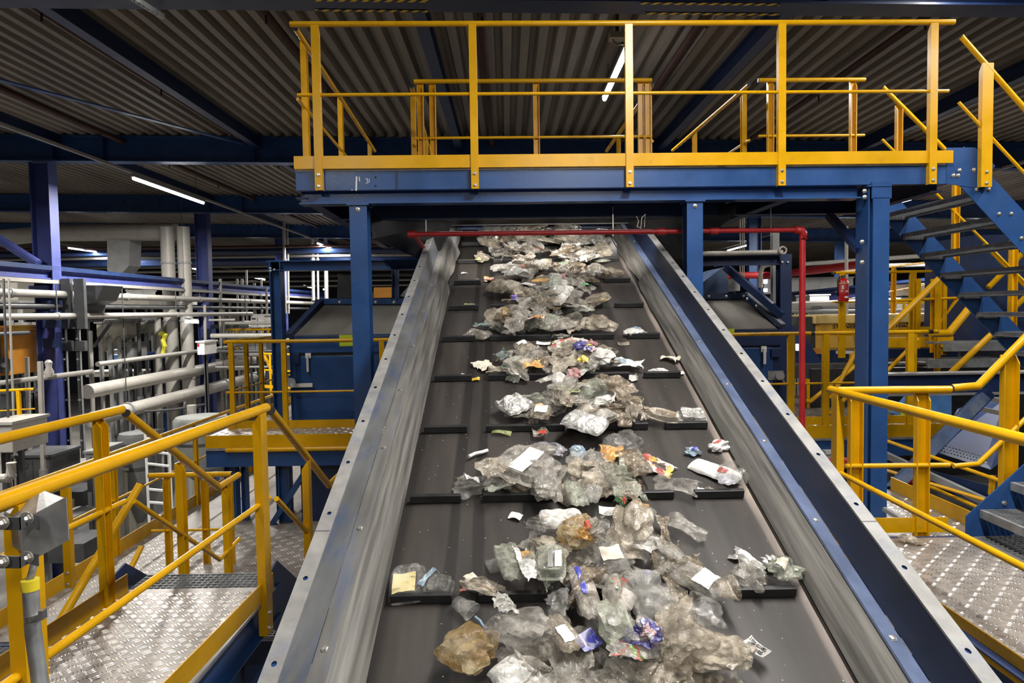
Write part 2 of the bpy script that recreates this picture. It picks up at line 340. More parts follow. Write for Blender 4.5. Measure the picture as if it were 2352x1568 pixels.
L_.new(ad.outputs[2], bs.inputs['Base Color']); bs.inputs['Roughness'].default_value = .55; bs.inputs['Specular IOR Level'].default_value = .45
SKIRT = mat('worn_skirt_steel', (.065,.061,.055), .48, .15, .3, 60, .03, 40, col2=(.175,.165,.148), stretch=(1, .028, .028), dirt=(.04,.04,.045), damt=.7, dscale=14)
SKIRT2 = mat('brushed_skirt_steel', (.30,.29,.28), .3, .7, .2, 20, .0, 30, stretch=(1, .06, .06))
FLANGE = mat('dusty_flange_steel', (.24,.235,.225), .5, .1, .18, 10, .05, 60, dirt=(.10,.125,.20), damt=.65, dscale=4)
CLEATM = mat('black_cleat_rubber', (.016,.016,.017), .42, 0, .25, 12)
con = thing('belt_conveyor', 'steep black belt conveyor with blue side frames carrying plastic waste up under the platform', 'conveyor', B(XC, 0, -.3))
mb = MB(); nx, ns = 40, 120; vs = []
for j in range(ns+1):
    s = S0 + (S1-S0)*j/ns
    for i in range(nx+1):
        x = -WB + 2*WB*i/nx; e = max(0, abs(x)-.70)/.16
        vs.append(B(XC+x, s, .0015*sin(s*9.6)*cos(x*4) - .004*e))
mb.add(vs, [(j*(nx+1)+i, j*(nx+1)+i+1, (j+1)*(nx+1)+i+1, (j+1)*(nx+1)+i) for j in range(ns) for i in range(nx)])
belt = obj('belt', mb, BELT, con, True, label='dirty black rubber belt')
# give the belt a frame whose object x is the distance from its middle
for p in belt.data.vertices: p.co.x -= 0
CLS = []                                                   # cleat rows, metres along the slope
x0, s_ = buv(1176, 1378); CLS = [s_ + .636*k for k in range(-1, 13)]
for s in CLS:
    if s > S1-.1: continue
    for (a, b) in ((-.236, -.116), (-.064, .156), (.166, .388), (.436, .554)):
        xa, xb = a*HB, b*HB
        prof = [(-.014,0),(.014,0),(.010,.042),(-.010,.042)]
        m_ = MB(); q = len(m_.v)
        vs = []
        for x in (xa, xb):
            for a_, n_ in ((.016,0.004),(-.016,0.004),(-.011,.042),(.011,.042)): vs.append(B(x, s+a_, n_))
        m_.add(vs, [(0,1,2,3),(7,6,5,4),(0,4,5,1),(1,5,6,2),(2,6,7,3),(3,7,4,0)])
        obj('cleat', m_, CLEATM, con, bev=.003)
# side frames: flange on top, wall, ledge with bolts, sloping skirt down to the belt
def strip(pts, s0, s1, nseg=1):                            # open sheet along the slope, pts = [(x, n)...]
    m = MB(); k = len(pts); vs = []
    for j in range(nseg+1):
        s = s0 + (s1-s0)*j/nseg
        vs += [B(x, s, n) for x, n in pts]
    return m.add(vs, [(j*k+i, j*k+i+1, (j+1)*k+i+1, (j+1)*k+i) for j in range(nseg) for i in range(k-1)])
NF, NL = HB-HF, HB-HL
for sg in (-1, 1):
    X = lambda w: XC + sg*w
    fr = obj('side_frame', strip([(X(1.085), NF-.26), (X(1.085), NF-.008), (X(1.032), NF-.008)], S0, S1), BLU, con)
    w1, w0 = 1.085, 1.027
    # top flange with real holes
    m = MB(); hs = [S0 + .25 + .36*i for i in range(int((S1-S0)/.36))]
    xs = (X(w0), X(w1)); cx = X((w0+w1)/2); r = .0085; last = S0
    for h in hs:
        a, b = h-.03, h+.03
        m.add([B(xs[0], last, NF), B(xs[1], last, NF), B(xs[1], a, NF), B(xs[0], a, NF)], [(0,1,2,3)])
        ring = []; sq = []
        for i in range(16):
            t = 2*pi*i/16; c, s2 = cos(t), sin(t); k = 1/max(abs(c), abs(s2))
            ring.append(B(cx + r*c, h + r*s2*1.3, NF)); sq.append(B(cx + (w1-w0)/2*c*k, h + .03*s2*k, NF))
        m.add(ring + sq, [(i, (i+1)%16, 16+(i+1)%16, 16+i) for i in range(16)])
        last = b
    m.add([B(xs[0], last, NF), B(xs[1], last, NF), B(xs[1], S1, NF), B(xs[0], S1, NF)], [(0,1,2,3)])
    m.add([B(xs[0], S0, NF), B(xs[0], S1, NF), B(xs[0], S1, NF-.009), B(xs[0], S0, NF-.009)], [(0,1,2,3)])
    obj('flange', m, FLANGE, con)
    for h in (S0+1.2, S0+4.1, S0+7.3): obj('flange_joint', MB().add([B(X(1.028),h,NF+.0008),B(X(1.084),h,NF+.0008),B(X(1.084),h+.004,NF+.0008),B(X(1.028),h+.004,NF+.0008)],[(0,1,2,3)]), DGREY, con)
    obj('inner_wall', strip([(X(1.027), NF-.009), (X(1.004), NL+.005)], S0, S1, 1), mat('shaded_wall_navy', (.007,.014,.042), .45, 0, .2, 5) if sg > 0 else mat('dusty_wall_paint', (.13,.135,.14), .5, 0, .25, 14, .06, 60, dirt=(.045,.08,.18), damt=.85, dscale=10, stretch=(1,.13,.6)), con, label='inner wall coloured dark blue for its shade' if sg > 0 else 'dusty blue grey inner wall')  # right wall: shade is put into the colour, hence the darker navy
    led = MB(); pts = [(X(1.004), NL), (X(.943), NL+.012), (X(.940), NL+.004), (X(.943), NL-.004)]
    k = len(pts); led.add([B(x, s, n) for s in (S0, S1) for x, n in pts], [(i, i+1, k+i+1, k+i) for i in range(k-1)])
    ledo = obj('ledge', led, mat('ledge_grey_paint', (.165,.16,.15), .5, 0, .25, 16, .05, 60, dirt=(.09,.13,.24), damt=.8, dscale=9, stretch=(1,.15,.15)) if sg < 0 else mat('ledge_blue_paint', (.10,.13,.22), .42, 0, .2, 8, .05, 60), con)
    for i in range(14):
        s = S0 + .55 + .63*i
        if s < S1-.2: obj('bolt', MB().bolt(B(X(.972), s, NL+.006), V((0,-ST,CT)), .011, .008), BOLT, ledo, 40)
    nn = 70; m = MB(); vs = []                              # skirt: its upper stretch is dented
    for j in range(nn+1):
        s = S0 + (S1-S0)*j/nn; d = max(0, s-5.7)
        e_ = min(1, d)*max(0, min(1, (8.4-s)/.8)); wv = .014*e_*sin(s*4.3+1) + .010*e_*sin(s*11)
        for i in range(7):
            t = i/6; x = .943 + (.835-.943)*t; n_ = NL-.002 + (.022-NL)*t
            bulge = .018*sin(pi*t) + wv*t
            vs.append(B(X(x - bulge*.6 - (wv*.8*t)), s, max(.014, n_ + bulge*.4)))
    m.add(vs, [(j*7+i, j*7+i+1, (j+1)*7+i+1, (j+1)*7+i) for j in range(nn) for i in range(6)])
    obj('skirt', m, SKIRT, con, True, label='worn steel skirt sloping to the belt')
obj('belt_edge', strip([(XC+.835, .013), (XC+.85, .013)], S0, S1), BLACK, con)
obj('underside_frame', MB().prism([B(XC-1.0, S0, -.06), B(XC+1.0, S0, -.06), B(XC+1.0, S1, -.06), B(XC-1.0, S1, -.06)], V((0, ST, -CT))*.1), BLD, con)
obj('return_belt', MB().prism([B(XC-.85, S0, -.3), B(XC+.85, S0, -.3), B(XC+.85, S1, -.3), B(XC-.85, S1, -.3)], V((0, ST, -CT))*.02), BLACK, con)
obj('head_drum', MB().tube(B(XC-.9, S1, -.16), B(XC+.9, S1, -.16), .16, 24), DGREY, con, 40)
for s in (0.4, 3.0, 7.2):
    for sg in (-1, 1):
        p = B(XC+sg*.95, s, -.1); obj('support_leg', MB().extr(prof_H(.12, .12), (p.x, p.y, -6), (p.x, p.y, p.z-.02)), BLU, con)
# ================================================================ railings, decks, stairs: builders
UP = V((0, 0, 1))
def post(parent, p, ztop, zbot, face, wid=.06, dep=.048, t=.006, bolts=(), m=YEL, flip=1):
    """U shaped post, web towards `face`; p = (x, y) of the web's outer middle"""
    f = V((face[0], face[1], 0)).normalized(); s = UP.cross(f); b = V((p[0], p[1], 0)); mb = MB()
    def q(a, d, z): return b + s*a - f*d + UP*z
    mb.prism([q(-wid/2,0,zbot), q(wid/2,0,zbot), q(wid/2,0,ztop), q(-wid/2,0,ztop)], -f*t)
    for a in (-wid/2, wid/2-t):
        mb.prism([q(a,t,zbot), q(a,dep,zbot), q(a,dep,ztop-.055), q(a,t*1.5,ztop), q(a,t,ztop)], s*t)
    o = obj('post', mb, m, parent)
    for z in bolts: obj('bolt', MB().bolt(q(0, 0, z), f, .011, .012), BOLT, o, 40)
    return o
def railing(label, P0, P1, posts, face, group='yellow guard railings', h=1.1, mids=(.55,), toe=.1, r=.0215, rm=.0135, drop=.17, wid=.06, bolts=True, caps=True, off=.024, mext=(0,0), name='guard_railing', ztoe=None, mat_=None, mid_in=(0,0)):
    P0, P1 = V(P0), V(P1); d = (P1-P0); L = d.length; d.normalize(); f = V((face[0], face[1], 0)).normalized(); m = mat_ or YEL
    root = thing(name, label, 'railing', (P0+P1)/2 - UP*h, group)
    tr = obj('top_rail', MB().tube(P0, P1, r, 14), m, root, 40)
    if caps:
        for p, dd in ((P0, -d), (P1, d)): obj('end_cap', MB().tube(p, p+dd*.006, r*.97, 14), BLACK, tr)
    for k in mids: obj('mid_rail', MB().tube(P0+d*mid_in[0]-UP*k, P1-d*mid_in[1]-UP*k, rm, 10), m, root, 40)
    if toe:
        z = h - toe
        a, b = P0 - UP*h + f*.004, P1 - UP*h + f*.004
        obj('toe_board', MB().prism([a, b, b+UP*toe, a+UP*toe], f*.006), m, root)
    for t in posts:
        p = P0 + d*t; o = p + f*off
        zb = p.z - h - drop
        post(root, (o.x, o.y), p.z - r*.6, zb, f, wid=wid, bolts=(zb+.03, zb+.12) if bolts else (), m=m)
    return root
def checker(m, quad, pitch=.052, z=0.0018, hz=.0022):
    """raised bars of checker plate on a level rectangle quad = (x0, x1, y0, y1, z)"""
    x0, x1, y0, y1, zz = quad; m.cur = 1; n1 = int((x1-x0)/pitch); n2 = int((y1-y0)/pitch)
    for a in range(n1):
        for b in range(n2):
            cx, cy = x0+(a+.5)*pitch, y0+(b+.5)*pitch; o = (a+b) % 2
            ang = pi/4 if o else -pi/4; ux, uy = cos(ang), sin(ang)
            for k in (-1, 0, 1):
                ox, oy = cx - uy*k*pitch*.27, cy + ux*k*pitch*.27; l, w = pitch*.36, pitch*.075
                pts = [(-l,-w*.3),(-l*.5,-w),(l*.5,-w),(l,-w*.3),(l,w*.3),(l*.5,w),(-l*.5,w),(-l,w*.3)]
                low = [V((ox+ux*p-uy*q, oy+uy*p+ux*q, zz)) for p, q in pts]
                top = [V((ox+(ux*p-uy*q)*.7, oy+(uy*p+ux*q)*.7, zz+hz)) for p, q in pts]
                m.add(low+top, [(j, (j+1)%8, 8+(j+1)%8, 8+j) for j in range(8)] + [tuple(range(8,16))])
    m.cur = 0; return m
def grating(m, x0, x1, y0, y1, z, pitch=.034, hh=.03, along='x'):
    n = max(1, int((y1-y0)/pitch)); 
    for i in range(n+1): y = y0+(y1-y0)*i/n; m.bb(x0, x1, y-.0015, y+.0015, z-hh, z)
    n = max(1, int((x1-x0)/(pitch)))
    for i in range(n+1): x = x0+(x1-x0)*i/n; m.bb(x-.0012, x+.0012, y0, y1, z-hh*.5, z-.002)
    m.bb(x0-.003, x1+.003, y0-.004, y0, z-hh*1.2, z+.001); m.bb(x0-.003, x1+.003, y1, y1+.004, z-hh*1.2, z+.001)
    return m

# ================================================================ upper crossover platform
PSI = .023
def PL(x, y=0., z=0.):                         # platform frame: y = metres behind its front face
    return V((x - y*PSI, 5.53 + y + PSI*(x-.5), z))
ZD = 1.135
X0, X1 = -1.66, 3.60
pf = thing('access_platform', 'blue steel access platform spanning the conveyor, carrying the upper yellow railings', 'platform', PL(1, .6, .85))
def pbar(name, prof, a, b, m, up=(0,0,1), **k): return obj(name, MB().extr(prof, a, b, up), m, pf, **k)
pbar('edge_beam', prof_U(.06, .15, .008), PL(X1, .0, ZD-.085), PL(X0, .0, ZD-.085), BLU, label='front edge channel')
pbar('cross_beam', prof_I(.14, .115, .012, .01), PL(X0+.02, .075, .925), PL(2.90, .075, .925), BLU)
for x in (-.84, .92, 2.62): pbar('deck_edge_strip', [(-.003,-.012),(.003,-.012),(.003,.012),(-.003,.012)], PL(x-.9 if x > -.8 else X0, -.004, ZD+.0), PL(min(x+.86, X1), -.004, ZD+.0), GALV, label='bare galvanised edge of the deck plate')
obj('deck', MB().prism([PL(X0, 0, ZD-.01), PL(X1, 0, ZD-.01), PL(X1, 1.34, ZD-.01), PL(X0, 1.34, ZD-.01)], (0,0,.016)), GALD, pf)
obj('deck', MB().prism([PL(X0, 1.34, ZD-.01), PL(-.86, 1.34, ZD-.01), PL(-.86, 4.4, ZD-.01), PL(X0, 4.4, ZD-.01)], (0,0,.016)), GALD, pf)
obj('deck', MB().prism([PL(1.47, 1.34, ZD-.01), PL(2.49, 1.34, ZD-.01), PL(2.49, 4.4, ZD-.01), PL(1.47, 4.4, ZD-.01)], (0,0,.016)), GALD, pf)
for x, y0, y1 in ((X0+.03, .06, 4.4), (-.9, .1, 4.4), (1.5, .1, 4.4), (2.46, .1, 4.4), (X1-.04, .06, 1.34)):
    pbar('joist', prof_I(.1, .2, .01, .008), PL(x, y0, ZD-.115), PL(x, y1, ZD-.115), BLD)
for y in (1.3, 2.3, 3.3, 4.35):
    pbar('joist', prof_I(.1, .16, .01, .008), PL(X0, y, ZD-.14), PL(X1 if y < 2 else 2.49, y, ZD-.14), BLD)
obj('joint_gap', MB().bb(-1.0+.14, -1.0+.143, 5.482, 5.4935, ZD-.155, ZD-.015), DGREY, pf)
# chalk marks on the front channel
def stroke(pts, wd):
    m = MB(); pts = [at(u, v, 5.492) for u, v in pts]
    for a, b in zip(pts, pts[1:]): m.bar(a, b, .002, wd, (0,0,1) if abs((b-a).normalized().z) < .8 else (1,0,0))
    return m
CHALK = mat('chalk', (.8,.8,.78), .8)
for pts, wd in (([(800,421),(815,418)], .012), ([(808,420),(809,437)], .018), ([(819,405),(818,438)], .011), ([(825,406),(826,416)], .007), ([(803,409),(807,407),(809,411),(804,417),(810,417)], .004),
                ([(839,411),(845,410),(843,415),(846,419),(840,421)], .004), ([(848,411),(848,419)], .004)):
    obj('chalk_mark', stroke(pts, wd), CHALK, pf, label='white chalk mark')
for u, v in ((863, 407), (863, 427)): obj('bolt_hole', MB().bolt(at(u, v, 5.497), (0,-1,0), .009, .004), BLACK, pf)
# support columns
def column(x, y, ztop, w, h, label, prof='H', zbot=-6, m=BLU, bolts=(), cat='column', group='blue columns under the platform'):
    t = thing('support_column', label, cat, (x, y, zbot), group)
    obj('shaft', MB().extr(prof_H(w, h, .011, .009) if prof == 'H' else prof_I(w, h, .011, .009), (x, y, zbot+.02), (x, y, ztop), (0,1,0)), m, t)
    obj('base_plate', MB().bb(x-w*.9, x+w*.9, y-h*.9, y+h*.9, zbot, zbot+.02), m, t)
    obj('top_plate', MB().bb(x-w*.62, x+w*.62, y-h*.62, y+h*.62, ztop, ztop+.012), m, t)
    for bx, bz in bolts: obj('bolt', MB().bolt((x+bx, y-h/2, bz), (0,-1,0), .014, .014), BOLT, t, 40)
    return t
p = PL(-1.175, .075); column(p.x, p.y, .853, .14, .14, 'round shouldered blue column left of the belt under the platform', 'I', bolts=((0,.82),))
p = PL(1.535, .075); column(p.x, p.y, .853, .13, .14, 'blue column just right of the belt, under the inner part of the platform', 'I', bolts=((0,.82),))
p = PL(3.04, .1); cm = column(p.x, p.y, .955, .16, .2, 'thick blue column at right carrying the platform end, in front of the red pipe', 'H')
obj('splice_plate', MB().bb(p.x-.06, p.x+.10, p.y-.118, p.y-.104, .86, .995), BLU, cm)
obj('front_plate', MB().bb(p.x-.05, p.x+.085, p.y-.118, p.y-.104, -5.9, .865), BLU, cm)
for v in (555, 602): q = at(1981, v, p.y-.1); obj('bolt', MB().bolt((q.x, p.y-.09, q.z), (0,-1,0), .015, .015), BOLT, cm, 40)
for v in (438, 452): q = at(1987, v, p.y-.1); obj('bolt', MB().bolt((q.x, p.y-.09, q.z), (0,-1,0), .015, .015), BOLT, cm, 40)
q0, q1 = at(1975, 575, p.y+.05), at(1905, 495, p.y+.6)
one('knee_brace', 'dark blue angle brace from the thick column up to the platform', 'brace', MB().bar(q0, q1, .07, .05), BLD)
# hood plates hanging under the platform over the belt
hd = thing('chute_hood', 'black sloping hood plates under the platform on both sides of the belt', 'chute', PL(.3, 1.5, .3))
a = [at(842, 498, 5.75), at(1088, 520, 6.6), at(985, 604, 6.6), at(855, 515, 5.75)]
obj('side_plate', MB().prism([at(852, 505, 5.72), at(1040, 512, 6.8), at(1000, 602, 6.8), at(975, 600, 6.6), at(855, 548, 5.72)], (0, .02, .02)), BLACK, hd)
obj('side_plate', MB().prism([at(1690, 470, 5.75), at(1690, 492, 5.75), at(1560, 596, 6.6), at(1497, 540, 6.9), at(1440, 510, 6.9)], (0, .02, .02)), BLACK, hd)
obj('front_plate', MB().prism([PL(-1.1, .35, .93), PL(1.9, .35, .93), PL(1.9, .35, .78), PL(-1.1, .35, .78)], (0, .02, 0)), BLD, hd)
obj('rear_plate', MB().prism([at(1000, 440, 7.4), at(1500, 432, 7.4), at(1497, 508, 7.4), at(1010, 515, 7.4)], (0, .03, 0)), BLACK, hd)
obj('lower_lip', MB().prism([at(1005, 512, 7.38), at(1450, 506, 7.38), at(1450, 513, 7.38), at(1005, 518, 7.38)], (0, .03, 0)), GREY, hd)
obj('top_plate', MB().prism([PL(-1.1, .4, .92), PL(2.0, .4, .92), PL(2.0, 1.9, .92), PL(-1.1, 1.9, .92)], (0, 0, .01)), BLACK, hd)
# added lamp, hidden behind the platform's front plate, to brighten the upper belt
lf = thing('tube_light', 'unseen tube light added under the platform to brighten the upper belt', 'ceiling light', PL(.35, .55, .84), 'tube lights under the roof')
obj('housing', MB().bb(-.6, 1.3, 6.05, 6.13, .868, .90), GREY, lf); obj('tube', MB().tube((-.6, 6.09, .85), (1.3, 6.09, .85), .013, 10), TUBE, lf, True)
ld = bpy.data.lights.new('lamp_light', 'AREA'); ld.shape = 'RECTANGLE'; ld.size = 1.9; ld.size_y = .05; ld.energy = 19; ld.spread = radians(110); ld.color = (1, .955, .885)
lo = bpy.data.objects.new('lamp_light', ld); COL.objects.link(lo); lo.location = (.35, 6.09, .83+EZ); lo.rotation_euler = (radians(55), 0, 0)
# upper railings
ZR = ZD + 1.12
FY = (0, -1)
xs = [(u-1166)/F*5.5 for u in (748, 1098, 1450, 1800, 2152)]
railing('long yellow railing along the front edge of the upper platform', PL(X0, -.03, ZR), PL(X1+.03, -.03, ZR), [x-X0 for x in xs], FY, 'upper platform railings', h=1.12, mids=(.545,), toe=.1, drop=.17, caps=False, mid_in=(.04, .04))
railing('yellow railing along the left side of the upper platform', PL(X0+.02, .05, ZR), PL(X0-.06, 4.2, ZR), [.25, 1.75, 3.7], (-1, 0), 'upper platform railings', h=1.12, mids=(.55,), toe=.1, drop=.15)
railing('yellow rear railing above the belt, behind the front one on the upper platform', PL(-.85, 1.32, ZR), PL(1.50, 1.32, ZR), [.06, .18, 1.2, 2.24, 2.31], (0, 1), 'upper platform railings', h=1.12, toe=.1, drop=.1, bolts=False)
railing('yellow railing running back from the left end of the rear railing', PL(-.88, 1.38, ZR-.03), PL(-.95, 4.2, ZR-.03), [.15, 2.0], (1, 0), 'upper platform railings', h=1.1, toe=.1, drop=.1, bolts=False)
railing('yellow railing running back from the right end of the rear railing', PL(1.52, 1.38, ZR-.03), PL(1.54, 4.2, ZR-.03), [.15, 1.9], (-1, 0), 'upper platform railings', h=1.1, toe=.1, drop=.1, bolts=False)
railing('yellow railing slanting back left of the right end railing, lit along its top', PL(2.50, 1.38, ZR-.03), PL(2.48, 4.2, ZR-.03), [.15, 1.8], (1, 0), 'upper platform railings', h=1.1, toe=.1, drop=.1, bolts=False)
railing('short yellow rear railing at the right end of the upper platform', PL(2.58, 1.34, ZR), PL(3.66, 1.34, ZR), [.12, .96], (0, 1), 'upper platform railings', h=1.12, toe=.1, drop=.1, bolts=False)

# ================================================================ stair from the platform end down to the right
def stair(label, top, dx, dz, width, n, m=BLU, tread_len=.24, group='blue stairs with grating treads', rails=(), th=.012, hgt=.2, tail=0, dirn=1, grate=True, side='y', headroom=0, stringer_ext=.12):
    """top: upper front corner (x, y, z) on the walking line; steps dx across and -dz down each; width along +y"""
    t = thing('steel_stair', label, 'stair', (top[0]+dx*n, top[1]+width/2, top[2]-dz*n), group)
    x, y, z = top; d = V((dx, 0, -dz)); dn = d.normalized(); nn = V((-dn.z, 0, dn.x)) if dn.x > 0 else V((dn.z, 0, -dn.x))
    for yy in (y-.008, y+width):
        a = V((x, yy, z)) - dn*stringer_ext; b = V((x, yy, z)) + d*(n+.4)
        st = obj('stringer', MB().prism([a+nn*hgt/2, b+nn*hgt/2, b-nn*hgt/2, a-nn*hgt/2], (0, .008, 0)), m, t)
        sgn = -1 if yy < y else 1
        for i in range(n):
            c = V((x, yy + (-.001 if sgn < 0 else .009), z)) + d*(i+.75)
            for k in (-.05, .05): obj('bolt', MB().bolt(c + V((k+.02, 0, -.03+.0)), (0, sgn, 0), .013, .012), BOLT, st, 40)
    for i in range(1, n+1):
        c = V((x, y, z)) + d*i; tm = MB(); s = 1 if dx > 0 else -1
        grating(tm, min(c.x-s*tread_len*.5, c.x+s*tread_len*.5), max(c.x-s*tread_len*.5, c.x+s*tread_len*.5), y+.004, y+width-.004, c.z, .03)
        tm.bb(c.x+s*tread_len*.5-.02, c.x+s*tread_len*.5+.01, y+.004, y+width-.004, c.z-.045, c.z+.002)
        tm.bb(c.x-s*tread_len*.5-.003, c.x-s*tread_len*.5+.003, y+.004, y+width-.004, c.z-.04, c.z+.002)
        for yy in (y+.002, y+width-.008): tm.bb(c.x-tread_len*.5, c.x+tread_len*.5, yy, yy+.006, c.z-.06, c.z)
        obj('tread', tm, GALD, t)
    return t
sx0, sy0 = 3.74, 5.61
us = stair('blue stair with dark grating treads descending right from the upper platform', (sx0, sy0, ZD-.03), .188, .2, 1.28, 10, hgt=.24)
obj('stringer_head', MB().prism([(X1, sy0-.012, ZD+.13), (3.83, sy0-.012, ZD+.13), (4.0, sy0-.012, ZD-.02), (3.86, sy0-.012, ZD-.2), (X1, sy0-.012, ZD-.16)], (0,.01,0)), BLU, us)
for u, v in ((2190,403),(2201,403),(2204,391),(2237,390)): q = at(u, v, sy0-.015); obj('bolt', MB().bolt((q.x, sy0-.012, q.z), (0,-1,0), .014, .012), BOLT, us, 40)
def handrail(label, path, mids=(), posts=(), group='yellow stair handrails', r=.0215, rm=.0135, face=(0,-1), wid=.06, bolts=True, m=YEL, cap0=True, dep=.048):
    """path: top rail corners; mids: list of paths; posts: (x, y, ztop, zbot)"""
    path = [V(p) for p in path]
    root = thing('stair_handrail', label, 'railing', path[0] - UP*1.0, group)
    tr = obj('top_rail', MB().path(path, r, 12), m, root, 50)
    d = (path[0]-path[1]).normalized(); obj('end_cap', MB().tube(path[0], path[0]+d*.006, r*.97, 12), BLACK, tr)
    for mp_ in mids: obj('mid_rail', MB().path(mp_, rm, 10), m, root, 50)
    for (x, y, zt, zb) in posts: post(root, (x, y), zt, zb, face, wid=wid, dep=dep, bolts=(zb+.03, zb+.12) if bolts else (), m=m)
    return root
Yf = sy0-.05
def ln(u0, v0, u1, v1, Y, ext=0.): a, b = at(u0, v0, Y), at(u1, v1, Y); return [a, b+(b-a)*ext]
q = at(2262, 430, Yf)
handrail('yellow handrail at the top right corner, along the near side of the upper stair', ln(2208, 84, 2352, 248, Yf, .8), [ln(2202, 235, 2352, 397, Yf, .8)], [(q.x, Yf-.02, at(2262,146,Yf).z, q.z), (q.x+1.1, Yf-.02, at(2262,146,Yf).z-1.2, q.z-1.17)], wid=.088)
Yb = sy0+1.33
handrail('yellow handrail along the far side of the upper stair, seen between post and platform end', ln(2028, 200, 2172, 345, Yb, 2.4), [ln(2026, 320, 2100, 394, Yb, 4.2)], [(at(2065,300,Yb).x, Yb+.03, at(2065,240,Yb).z, at(2065,240,Yb).z-1.15), (at(2197,430,Yb).x, Yb+.03, at(2197,372,Yb).z, at(2197,372,Yb).z-1.2), (at(2330,560,Yb).x, Yb+.03, at(2330,500,Yb).z, at(2330,500,Yb).z-1.2)], face=(0,1), bolts=False)

# ================================================================ near left walkway, where the deck is level with the viewer's
ZL = -1.655
Lx0, Lx1 = -2.36, -1.50
lw = thing('walkway', 'near left walkway of dented checker plate between yellow railings', 'walkway', (-1.93, 2.6, ZL-.25), 'checker plate walkways')
m = MB(); m.bb(Lx0, Lx1, 1.0, 4.08, ZL-.008, ZL); checker(m, (Lx0+.01, Lx1-.01, 1.3, 4.07, ZL), .058)
obj('deck', m, [ALU, BARS], lw)
obj('side_beam', MB().extr(prof_U(.06, .2, .008), (Lx1+.0, 1.0, ZL-.12), (Lx1+.0, 4.2, ZL-.12)), BLU, lw)
obj('side_beam', MB().extr(prof_U(.06, .2, .008), (Lx0-.06, 1.0, ZL-.12), (Lx0-.06, 4.2, ZL-.12)), BLU, lw)
obj('edge_strip', MB().bb(Lx1-.02, Lx1+.062, 1.0, 4.1, ZL-.02, ZL-.004), GALV, lw)
for y in (1.5, 2.7, 3.9): obj('joist', MB().bb(Lx0, Lx1, y-.03, y+.03, ZL-.16, ZL-.01), BLD, lw)
RG = 'left walkway railings'
# right hand railing of that walkway
t = railing('near yellow railing sweeping up from the left edge, between the walkway and the conveyor', (-1.53, .95, -.535), (-1.435, 4.03, -.555), [1.12, 2.96], (1, 0), RG, h=1.1, mids=(.54,), toe=.11, r=.028, rm=.0165, drop=.2, wid=.098, off=.03)
railing('far yellow railing of the near left walkway, behind the swept one', (-2.42, 1.2, -.555), (-2.30, 4.05, -.555), [.9, 2.66], (-1, 0), RG, h=1.1, mids=(.55,), toe=.11, r=.026, rm=.0165, drop=.16, wid=.075, off=.03)
# stair down and away from the walkway end
st = thing('steel_stair', 'short grating stair leading down from the end of the near left walkway', 'stair', (-1.93, 4.9, -2.6), 'blue stairs with grating treads')
for i in range(5):
    mm_ = MB(); grating(mm_, Lx0+.02, Lx1-.02, 4.10+.24*i, 4.34+.24*i, ZL-.012-.19*i, .036); obj('tread', mm_, GALV, st)
for x in (Lx0-.05, Lx1+.03):
    obj('stringer', MB().prism([(x, 4.02, ZL+.08), (x, 4.2, ZL+.12), (x, 5.45, -2.42), (x, 5.45, -2.6), (x, 5.2, -2.6), (x, 4.02, ZL-.22)], (.012, 0, 0)), BLD, st)
for (lab, X, dX, fx) in (('yellow stair handrail dropping right from the end of the swept railing', -1.43, -.01, (1,0)), ('yellow stair handrail dropping right from the far railing of the near walkway', -2.30, -.02, (-1,0))):
    e = V((X, 5.35, -1.36)); k = V((X+.0, 5.75, -1.36))
    handrail(lab, [(X, 4.1, -.585), e, k], [[(X, 4.14, -1.13), (X, 5.32, -1.93), (X, 5.72, -1.90)]], [(X+.03*fx[0], 4.75, -1.03, -2.35), (X+.03*fx[0], 5.5, -1.37, -2.75)], RG, r=.026, rm=.0165, face=fx, wid=.065)
# junction box clamped to the nearest post
NP = V((-1.50, 1.55, 0))
jb = thing('junction_box', 'galvanised junction box strapped to the nearest yellow post at lower left', 'electrical box', (-1.40, 1.86, -.8))
pA, pB, pC, pD = at(3, 1172, 1.95), at(148, 1136, 1.95), at(158, 1240, 1.95), at(88, 1278, 1.95)
pE = at(50, 1280, 1.95)
fp = [at(50, 1196, 1.95), at(151, 1142, 1.95), at(158, 1240, 1.95), at(86, 1280, 1.95), at(52, 1270, 1.95)]
obj('box', MB().prism(fp, at(8, 1176, 2.07)-at(50, 1196, 1.95)), GALV, jb, bev=.004)
obj('front_plate', MB().prism([p*.997 for p in fp], (0, .004, 0)), GALV, jb)
for v0, v1, lab in ((1186, 1216, 'upper'), (1276, 1304, 'lower')):
    a = [at(-12, v0+1, 1.86), at(44, v0+2, 1.86), at(64, v0-8, 1.91), at(86, v0-2, 1.93)]
    mbk = MB()
    for i in range(3):
        h_ = V((0,0,-(v1-v0)/F*1.86)); mbk.prism([a[i], a[i+1], a[i+1]+h_, a[i]+h_], (0,.005,0))
    br = obj('clamp_band', mbk, DGREY, jb)
    for u, v in ((4, (v0+v1)/2), (60, v0+5)):
        q = at(u, v, 1.85 if u < 20 else 1.9); obj('bolt', MB().bolt(q, (0,-1,0), .010, .016), BOLT, br, 40); 
        obj('washer', MB().tube(q, q+V((0,.004,0)), .019, 16), BOLT, br)
for u, v in ((143,1154),(150,1236),(126,1196),(126,1214),(78,1184),(122,1166)):
    q = at(u, v, 1.948); obj('screw_hole', MB().tube(q, q+V((0,-.002,0)), .004 if u < 140 else .006, 8), BLACK if u < 140 else YEL, jb)
cd = thing('conduit_pipe', 'grey conduit with a yellow band running down in front of the nearest yellow post', 'pipe', at(88, 1560, 1.9))
obj('pipe', MB().path([at(70, 1352, 1.93), at(76, 1450, 1.92), at(92, 1568, 1.9), at(100, 1640, 1.88)], .021, 16), GALV, cd, 40)
